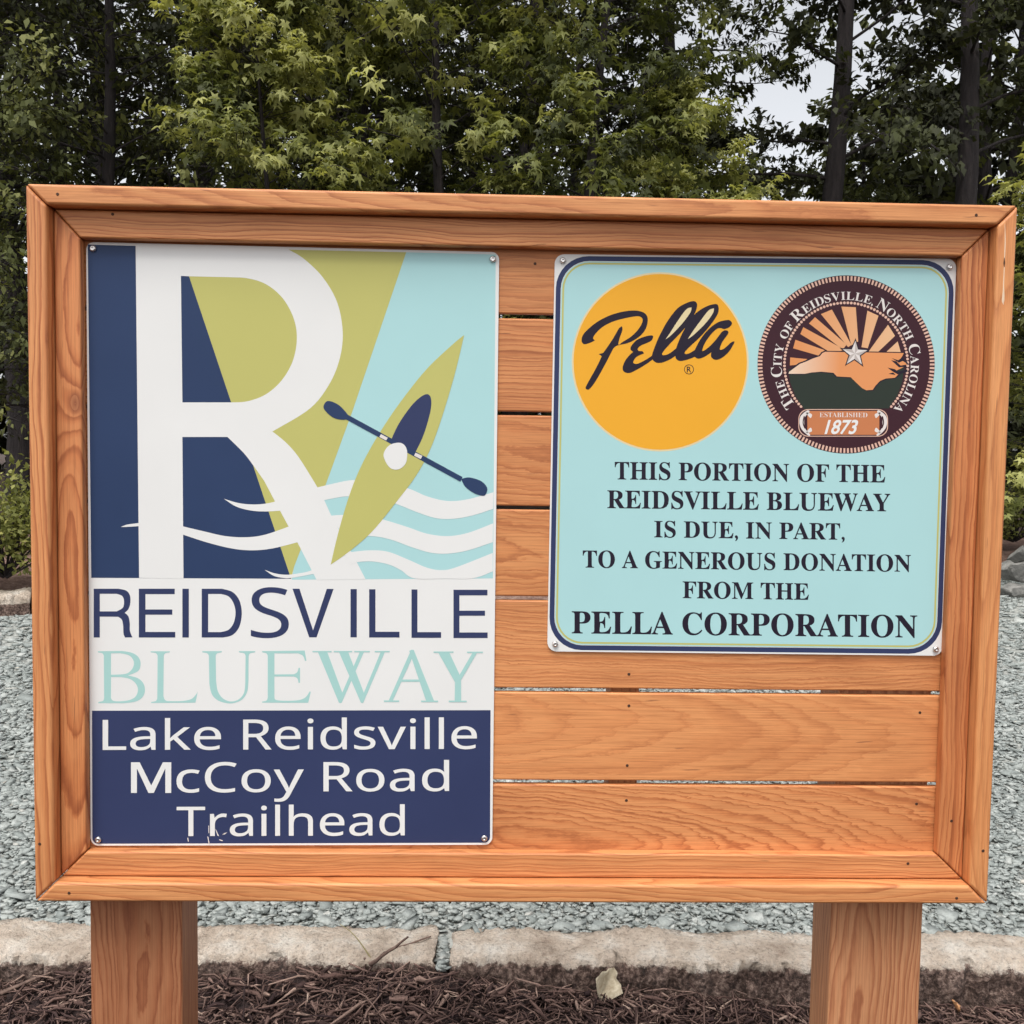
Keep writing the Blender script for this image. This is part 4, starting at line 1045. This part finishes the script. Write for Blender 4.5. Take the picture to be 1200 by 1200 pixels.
# leaf shapes: (verts, quads); local x = tip direction, y = side, z = normal; unit length
def star_leaf():
    v = [(0, 0, 0)]; q = []
    angs = [-125, -62, 0, 62, 125]; ln = [0.42, 0.52, 0.62, 0.52, 0.42]
    idx = []
    for a, L in zip(angs, ln):
        a = math.radians(a); v.append((L * math.cos(a), L * math.sin(a), -0.16)); idx.append(len(v) - 1)
    nt_ = []
    for a in (-160, -94, -31, 31, 94, 160):
        a = math.radians(a); v.append((0.21 * math.cos(a), 0.21 * math.sin(a), 0.02)); nt_.append(len(v) - 1)
    for i in range(5): q.append((0, nt_[i], idx[i], nt_[i + 1]))
    return np.array(v), np.array(q)
def oval_leaf():
    v = [(-0.5, 0, 0), (-0.05, -0.27, 0.05), (0.5, 0, -0.14), (-0.05, 0.27, 0.05), (0.0, 0, -0.03)]
    return np.array(v), np.array([(0, 1, 4, 3), (4, 1, 2, 3)])
def rhomb_leaf():
    v = [(-0.5, 0, 0), (0, -0.32, 0.05), (0.5, 0, -0.1), (0, 0.32, 0.05)]
    return np.array(v), np.array([(0, 1, 2, 3)])
LEAVES = {'star': star_leaf(), 'oval': oval_leaf(), 'rhomb': rhomb_leaf()}
def unit(a): return a / (np.linalg.norm(a, axis=-1, keepdims=True) + 1e-9)
def leaf_cloud(pos, tipdir, size, kind, r, flat=0.55):
    N = len(pos); v, q = LEAVES[kind]
    t = unit(tipdir * 0.8 + r.normal(0, 0.5, (N, 3)) + np.array([0, 0, -0.6]))
    up = np.array([0, 0, 1.0]) + r.normal(0, flat, (N, 3)) + tipdir * 0.85
    nrm_ = unit(up - t * np.sum(up * t, 1, keepdims=True)); s = np.cross(nrm_, t)
    p = pos[:, None] + size[:, None, None] * (v[None, :, 0:1] * t[:, None] + v[None, :, 1:2] * s[:, None] + v[None, :, 2:3] * nrm_[:, None])
    f = q[None] + (np.arange(N) * len(v))[:, None, None]
    return p.reshape(-1, 3), f.reshape(-1, q.shape[1]), len(q)
def make_tree(seed, height, base, radius, trunk_r, nlimb, ntwig, nleaf, size, kind, shape='cone', tint=(0.35, 0.25), lean=0.25, twigs=True):
    """returns (trunk verts, faces), (leaf verts, faces, tint)"""
    r = np.random.default_rng(seed)
    zz = np.linspace(-0.3, height, 12)
    ph = r.uniform(0, 6, 2)
    path = np.stack([lean * np.sin(zz * 0.35 + ph[0]) - lean * math.sin(ph[0]), lean * np.sin(zz * 0.3 + ph[1]) - lean * math.sin(ph[1]), zz], 1)
    rad = trunk_r * np.clip(1 - (zz / height) * 0.92, 0.06, 1.25); rad[0] *= 1.5; rad[1] *= 1.1
    TV, TF = [], []; o0 = 0
    V, F_ = tube(path, rad, 10); TV.append(V); TF.append(F_); o0 += len(V)
    LP, LD, LT = [], [], []
    for i in range(nlimb):
        u = (i + r.uniform(0, 1)) / nlimb
        h = base + (height * 0.985 - base) * u
        if shape == 'cone': R = radius * (1 - u) ** 0.75 * (0.75 + 0.35 * r.uniform()) + 0.25
        elif shape == 'round': R = radius * math.sqrt(max(0.04, 1 - (2 * u - 0.85) ** 2 / 1.4)) * (0.6 + 0.5 * r.uniform())
        else: R = radius * (0.55 + 0.6 * r.uniform()) * (1 - 0.5 * u ** 3)
        az = i * 2.39996 + r.normal(0, 0.4); el = r.uniform(0.02, 0.55) + 0.35 * u
        d = np.array([math.cos(az) * math.cos(el), math.sin(az) * math.cos(el), math.sin(el)])
        s = np.linspace(0, 1, 5)[:, None]
        p0 = np.array([np.interp(h, zz, path[:, 0]), np.interp(h, zz, path[:, 1]), h])
        P = p0 + d * R * s + np.array([0, 0, -0.22 * R]) * s ** 2 + r.normal(0, 0.03 * R, (5, 3)) * s
        lt_i = r.normal(-0.04, 0.24)
        lr = max(0.008, np.interp(h, zz, rad) * 0.22)
        V, F_ = tube(P, lr * np.array([1, 0.75, 0.5, 0.3, 0.12]), 5); TV.append(V); TF.append(F_ + o0); o0 += len(V)
        for k in range(ntwig):
            t = r.uniform(0.22, 1.0) if k else 1.0
            q = np.array([np.interp(t, s[:, 0], P[:, c_]) for c_ in range(3)])
            td = unit(d * 0.7 + r.normal(0, 0.65, 3) * np.array([1, 1, 0.5]))
            tl_ = R * 0.28 * r.uniform(0.6, 1.3) + 0.12
            if twigs:
                V, F_ = tube(np.array([q, q + td * tl_ * 0.5 + [0, 0, 0.02], q + td * tl_ - [0, 0, 0.05 * tl_]]), [0.006, 0.004, 0.002], 3); TV.append(V); TF.append(F_ + o0); o0 += len(V)
            n_ = max(3, int(nleaf * r.uniform(0.6, 1.4)))
            m_ = r.beta(1.8, 0.9, n_)
            pp = q + td * tl_ * m_[:, None] + r.normal(0, 0.075, (n_, 3)) * np.array([1, 1, 0.6])
            LP.append(pp); LD.append(np.repeat(td[None], n_, 0))
            LT.append(np.clip(tint[0] + tint[1] * r.normal(0, 0.55) + 0.22 * (t - 0.6) + lt_i + r.normal(0, 0.10, n_), 0.02, 1))
    LP, LD, LT = np.concatenate(LP), np.concatenate(LD), np.concatenate(LT)
    sz = size * np.clip(np.exp(r.normal(-0.05, 0.32, len(LP))), 0.4, 1.3)
    V, F_, nq = leaf_cloud(LP, LD, sz, kind, r)
    return (np.concatenate(TV), np.concatenate(TF)), (V, F_, np.repeat(LT, nq))
def tree_meshes(name, leafm, **kw):
    (tv, tf), (lv, lf, lt2) = make_tree(**kw)
    return np_mesh(name + '_trunk', tv, tf, [bark_m], smooth=True), np_mesh(name + '_crown', lv, lf, [leafm], tint=lt2)
def x_at(px, dist):
    """world x of a photo column at a distance in front of the camera"""
    return CAM.x + dist * ((px - 600) / F_PX + math.tan(YAW))
def plant(name, meshes, px, dist, rz, scale, label, cat, group):
    y = CAM.y + dist; x = x_at(px, dist)
    root = empty(name, (x, y, float(terrain_h(np.array(x), np.array(y)))), rz)
    root.scale = (scale[0], scale[0], scale[1])
    link('trunk', meshes[0], root); link('crown', meshes[1], root)
    tag(root, label, cat, group); return root

SG1 = tree_meshes('sweetgum_a', LEAF_B, seed=1, height=10.5, base=1.6, radius=2.3, trunk_r=0.10, nlimb=74, ntwig=9, nleaf=15, size=0.165, kind='star', shape='column', tint=(0.60, 0.36))
SG2 = tree_meshes('sweetgum_b', LEAF_B, seed=2, height=7.0, base=0.9, radius=1.9, trunk_r=0.06, nlimb=66, ntwig=9, nleaf=16, size=0.145, kind='star', shape='cone', tint=(0.66, 0.36))
SG3 = tree_meshes('sweetgum_c', LEAF_B, seed=3, height=11.0, base=2.2, radius=2.0, trunk_r=0.11, nlimb=62, ntwig=9, nleaf=15, size=0.165, kind='star', shape='column', tint=(0.52, 0.36))
BE1 = tree_meshes('beech_a', LEAF_D, seed=4, height=11.0, base=1.4, radius=2.9, trunk_r=0.13, nlimb=85, ntwig=12, nleaf=19, size=0.105, kind='oval', shape='column', tint=(0.62, 0.40))
OK1 = tree_meshes('oak_a', LEAF_D, seed=5, height=15.0, base=3.6, radius=3.3, trunk_r=0.25, nlimb=85, ntwig=10, nleaf=18, size=0.135, kind='oval', shape='column', tint=(0.30, 0.30))
OK2 = tree_meshes('oak_b', LEAF_D, seed=6, height=15.0, base=4.6, radius=3.1, trunk_r=0.22, nlimb=30, ntwig=20, nleaf=27, size=0.135, kind='oval', shape='column', tint=(0.16, 0.25))
FG = 'front trees along the edge of the wood'
TG = 'tall dark trunked trees behind the front row'
plant('sweetgum_tree', SG2, 335, 11.8, 0.3, (1.0, 1.02), 'pale green young tree with a pointed top above the left panel', 'tree', FG)
plant('sweetgum_tree', SG1, 545, 12.6, 1.2, (1.0, 1.05), 'leafy star-leaved tree above the gap between the two panels', 'tree', FG)
plant('sweetgum_tree', SG3, 690, 12.0, 2.9, (0.95, 1.0), 'bright star-leaved tree above the yellow disc', 'tree', FG)
plant('sweetgum_tree', SG3, 440, 13.6, 4.1, (0.9, 1.0), 'star-leaved tree just right of the pointed pale tree', 'tree', FG)
plant('beech_tree', BE1, 95, 12.6, 0.7, (0.95, 1.0), 'dark oval-leaved tree above the top left corner of the frame', 'tree', FG)
plant('beech_tree', BE1, -70, 11.6, 2.4, (0.8, 0.95), 'dark tree with drooping sprays past the left side of the frame', 'tree', FG)
plant('sweetgum_tree', SG2, 832, 12.4, 5.0, (0.9, 0.86), 'low bushy star-leaved tree above the gap left of the round seal', 'tree', FG)
plant('sweetgum_tree', SG2, 1240, 11.2, 1.9, (0.95, 0.82), 'light green sapling at the top right corner of the frame', 'tree', FG)
plant("oak_tree", OK2, 940, 15.5, 1.4, (1.0, 1.0), 'tall dark tree with a bare grey trunk above the round seal', 'tree', TG)
plant('oak_tree', OK2, 1095, 14.0, 2.2, (0.95, 1.0), 'tall dark tree with a straight trunk near the top right of the frame', 'tree', TG)
plant('oak_tree', OK1, 398, 16.5, 1.1, (1.0, 1.05), 'thick trunked tall tree rising behind the pointed pale tree', 'tree', TG)
plant('oak_tree', OK1, 40, 16.0, 3.3, (1.0, 1.05), 'thick trunked tall tree at the far top left', 'tree', TG)
plant('oak_tree', OK1, 220, 17.5, 5.1, (0.95, 1.0), 'tall dark tree behind the dark oval-leaved tree, left of the pointed pale one', 'tree', TG)
plant('oak_tree', OK1, 600, 17.5, 4.4, (0.95, 1.0), 'tall dark tree behind the star-leaved trees over the middle of the sign', 'tree', TG)
plant('oak_tree', OK2, 788, 17.0, 3.7, (0.85, 1.0), 'slim dark tree between the yellow disc and the round seal, seen against the sky', 'tree', TG)
# the wood behind, read as one mass
WV, WF, WM, WT, o0 = [], [], [], [], 0
back = [(-330, 19), (-150, 22), (-40, 20), (70, 23), (150, 20.5), (250, 22), (340, 24), (430, 21), (520, 23), (620, 21), (690, 24), (1180, 19), (1290, 21), (1420, 20), (1600, 22), (-520, 21), (560, 28), (300, 28), (60, 28), (760, 26), (1080, 25), (900, 30), (1160, 20), (1110, 22), (978, 24), (-700, 20), (-640, 25), (1780, 21)]
for i, (px, dist) in enumerate(back):
    low = px in (760, 1080, 900, 978)
    (tv, tf), (lv, lf, lt2) = make_tree(seed=50 + i, height=8.8 if low else rng.uniform(13, 17), base=0.6, radius=2.6 if low else (1.9 if 790 < px < 1140 else 3.4), trunk_r=0.2, nlimb=60, ntwig=8, nleaf=11, size=0.24, kind='rhomb', shape='column', tint=(0.22, 0.25), twigs=False)
    x = x_at(px, dist); y = CAM.y + dist; off = np.array([x, y, float(terrain_h(np.array(x), np.array(y)))])
    WV += [tv + off, lv + off]; WF += [tf + o0, lf + o0 + len(tv)]; o0 += len(tv) + len(lv)
    WM += [np.zeros(len(tf)), np.ones(len(lf))]; WT += [np.zeros(len(tf)), lt2]
for i in range(22):                                    # understorey
    px, dist = -420 + i * 95 + rng.uniform(-30, 30), rng.uniform(16.5, 25)
    (tv, tf), (lv, lf, lt2) = make_tree(seed=120 + i, height=rng.uniform(2.2, 3.6), base=0.15, radius=1.7, trunk_r=0.04, nlimb=42, ntwig=7, nleaf=10, size=0.20, kind='rhomb', shape='column', tint=(0.22, 0.25), twigs=False)
    x = x_at(px, dist); y = CAM.y + dist; off = np.array([x, y, float(terrain_h(np.array(x), np.array(y)))])
    WV += [tv + off, lv + off]; WF += [tf + o0, lf + o0 + len(tv)]; o0 += len(tv) + len(lv)
    WM += [np.zeros(len(tf)), np.ones(len(lf))]; WT += [np.zeros(len(tf)), lt2]
tag(link('woodland', np_mesh('woodland', np.concatenate(WV), np.concatenate(WF), [bark_m, LEAF_D], face_mat=np.concatenate(WM), tint=np.concatenate(WT))), 'dense dark wood behind the front trees', 'woodland', kind='stuff')

# shrubs at the edge of the lot
def shrub(seed, h, w, leafm, size, n_, tint):
    r = np.random.default_rng(seed)
    TV, TF, o0 = [], [], 0; LP, LD = [], []
    for i in range(26):
        az = r.uniform(0, 2 * np.pi); el = r.uniform(0.35, 1.45)
        d = np.array([math.cos(az) * math.cos(el) * w / h, math.sin(az) * math.cos(el) * w / h, math.sin(el)]); L = h * r.uniform(0.75, 1.05)
        P = np.array([d * 0.02, d * L * 0.5 + r.normal(0, 0.03, 3), d * L]); V, F_ = tube(P, [0.012, 0.008, 0.003], 4); TV.append(V); TF.append(F_ + o0); o0 += len(V)
        t = r.uniform(0.35, 1.0, n_)[:, None]; pp = d * L * t + r.normal(0, 0.09, (n_, 3)); LP.append(pp); LD.append(np.repeat(unit(d)[None], n_, 0))
    LP, LD = np.concatenate(LP), np.concatenate(LD)
    LP[:, 2] = np.abs(LP[:, 2]) + 0.05
    V, F_, nq = leaf_cloud(LP, LD, size * np.exp(r.normal(0, 0.2, len(LP))), 'oval', r, 0.8)
    tt = np.clip(tint + r.normal(0, 0.2, len(LP)), 0, 1)
    return np_mesh('shrub_stems', np.concatenate(TV), np.concatenate(TF), [bark_m], smooth=True), np_mesh('shrub_foliage', V, F_, [leafm], tint=np.repeat(tt, nq))
def put_shrub(m_, x, y, z, s, label, group=None):
    root = empty('shrub', (x, y, z)); root.scale = (s, s, s)
    link('stem', m_[0], root); link('foliage', m_[1], root); tag(root, label, 'shrub', group)
p = on_z(6, 672, 0.38)
put_shrub(shrub(81, 0.85, 0.75, LEAF_Y, 0.055, 150, 0.45), p.x, p.y, 0.34, 1.0, 'yellow green rounded shrub on the bark bank left of the sign')
p = on_z(1196, 640, 0.4)
put_shrub(shrub(82, 0.8, 0.8, LEAF_Y, 0.06, 110, 0.25), p.x + 0.25, p.y + 0.6, 0.4, 1.0, 'green shrub behind the rock pile right of the sign')

# rock pile at the right edge of the lot
rock_m, n, l, b = new_mat('field_rock')
tc = n.new('ShaderNodeTexCoord')
l.new(ramp(n, l, noise(n, l, tc.outputs['Object'], 9, 6, 0.7), [(0.3, (0.09, 0.09, 0.085)), (0.55, (0.22, 0.215, 0.20)), (0.8, (0.36, 0.345, 0.32))]), b.inputs['Base Color']); b.inputs['Roughness'].default_value = 0.9
bump(n, l, b, noise(n, l, tc.outputs['Object'], 22, 5, 0.7), 0.8, 0.03)
def rock_mesh(seed, s):
    r = np.random.default_rng(seed)
    bm = bmesh.new(); bmesh.ops.create_icosphere(bm, subdivisions=3, radius=1.0)
    pl = [(unit(r.normal(0, 1, 3)), r.uniform(0.45, 0.8)) for _ in range(11)]
    for v in bm.verts:
        c_ = np.array(v.co)
        for nn, dd in pl:
            k = c_ @ nn
            if k > dd: c_ = c_ - nn * (k - dd)
        c_ = c_ + r.normal(0, 0.012, 3)
        v.co = c_ * np.array(s)
    me = bpy.data.meshes.new('rock'); bm.to_mesh(me); bm.free(); me.materials.append(rock_m); return me
rocks = [(1186, 690, .17, (1.2, .8, .6), 'flat grey rock at the foot of the pile beside the sign frame'), (1201, 694, .2, (1.2, .9, .55), 'long pale rock at the right foot of the pile'), (1184, 668, .16, (1, .8, .7), 'angular grey rock touching the frame edge, upper part of the pile'),
         (1197, 672, .19, (1.1, .8, .6), 'blocky rock in the middle of the pile'), (1194, 652, .15, (1.2, .8, .5), 'small flat rock on top of the pile'), (1212, 662, .22, (1.2, .9, .6), 'largest rock at the outer right of the pile')]
for i, (px, py, s, sc, lab) in enumerate(rocks):
    q = on_y(px, py, CAM.y + 9.4 + (690 - py) * 0.012)
    o = link('rock', rock_mesh(200 + i, [s * k for k in sc])); o.location = q; o.rotation_euler = (rng.normal(0, .3), rng.normal(0, .3), rng.uniform(0, 6))
    tag(o, lab, 'rock', 'rocks piled right of the sign')
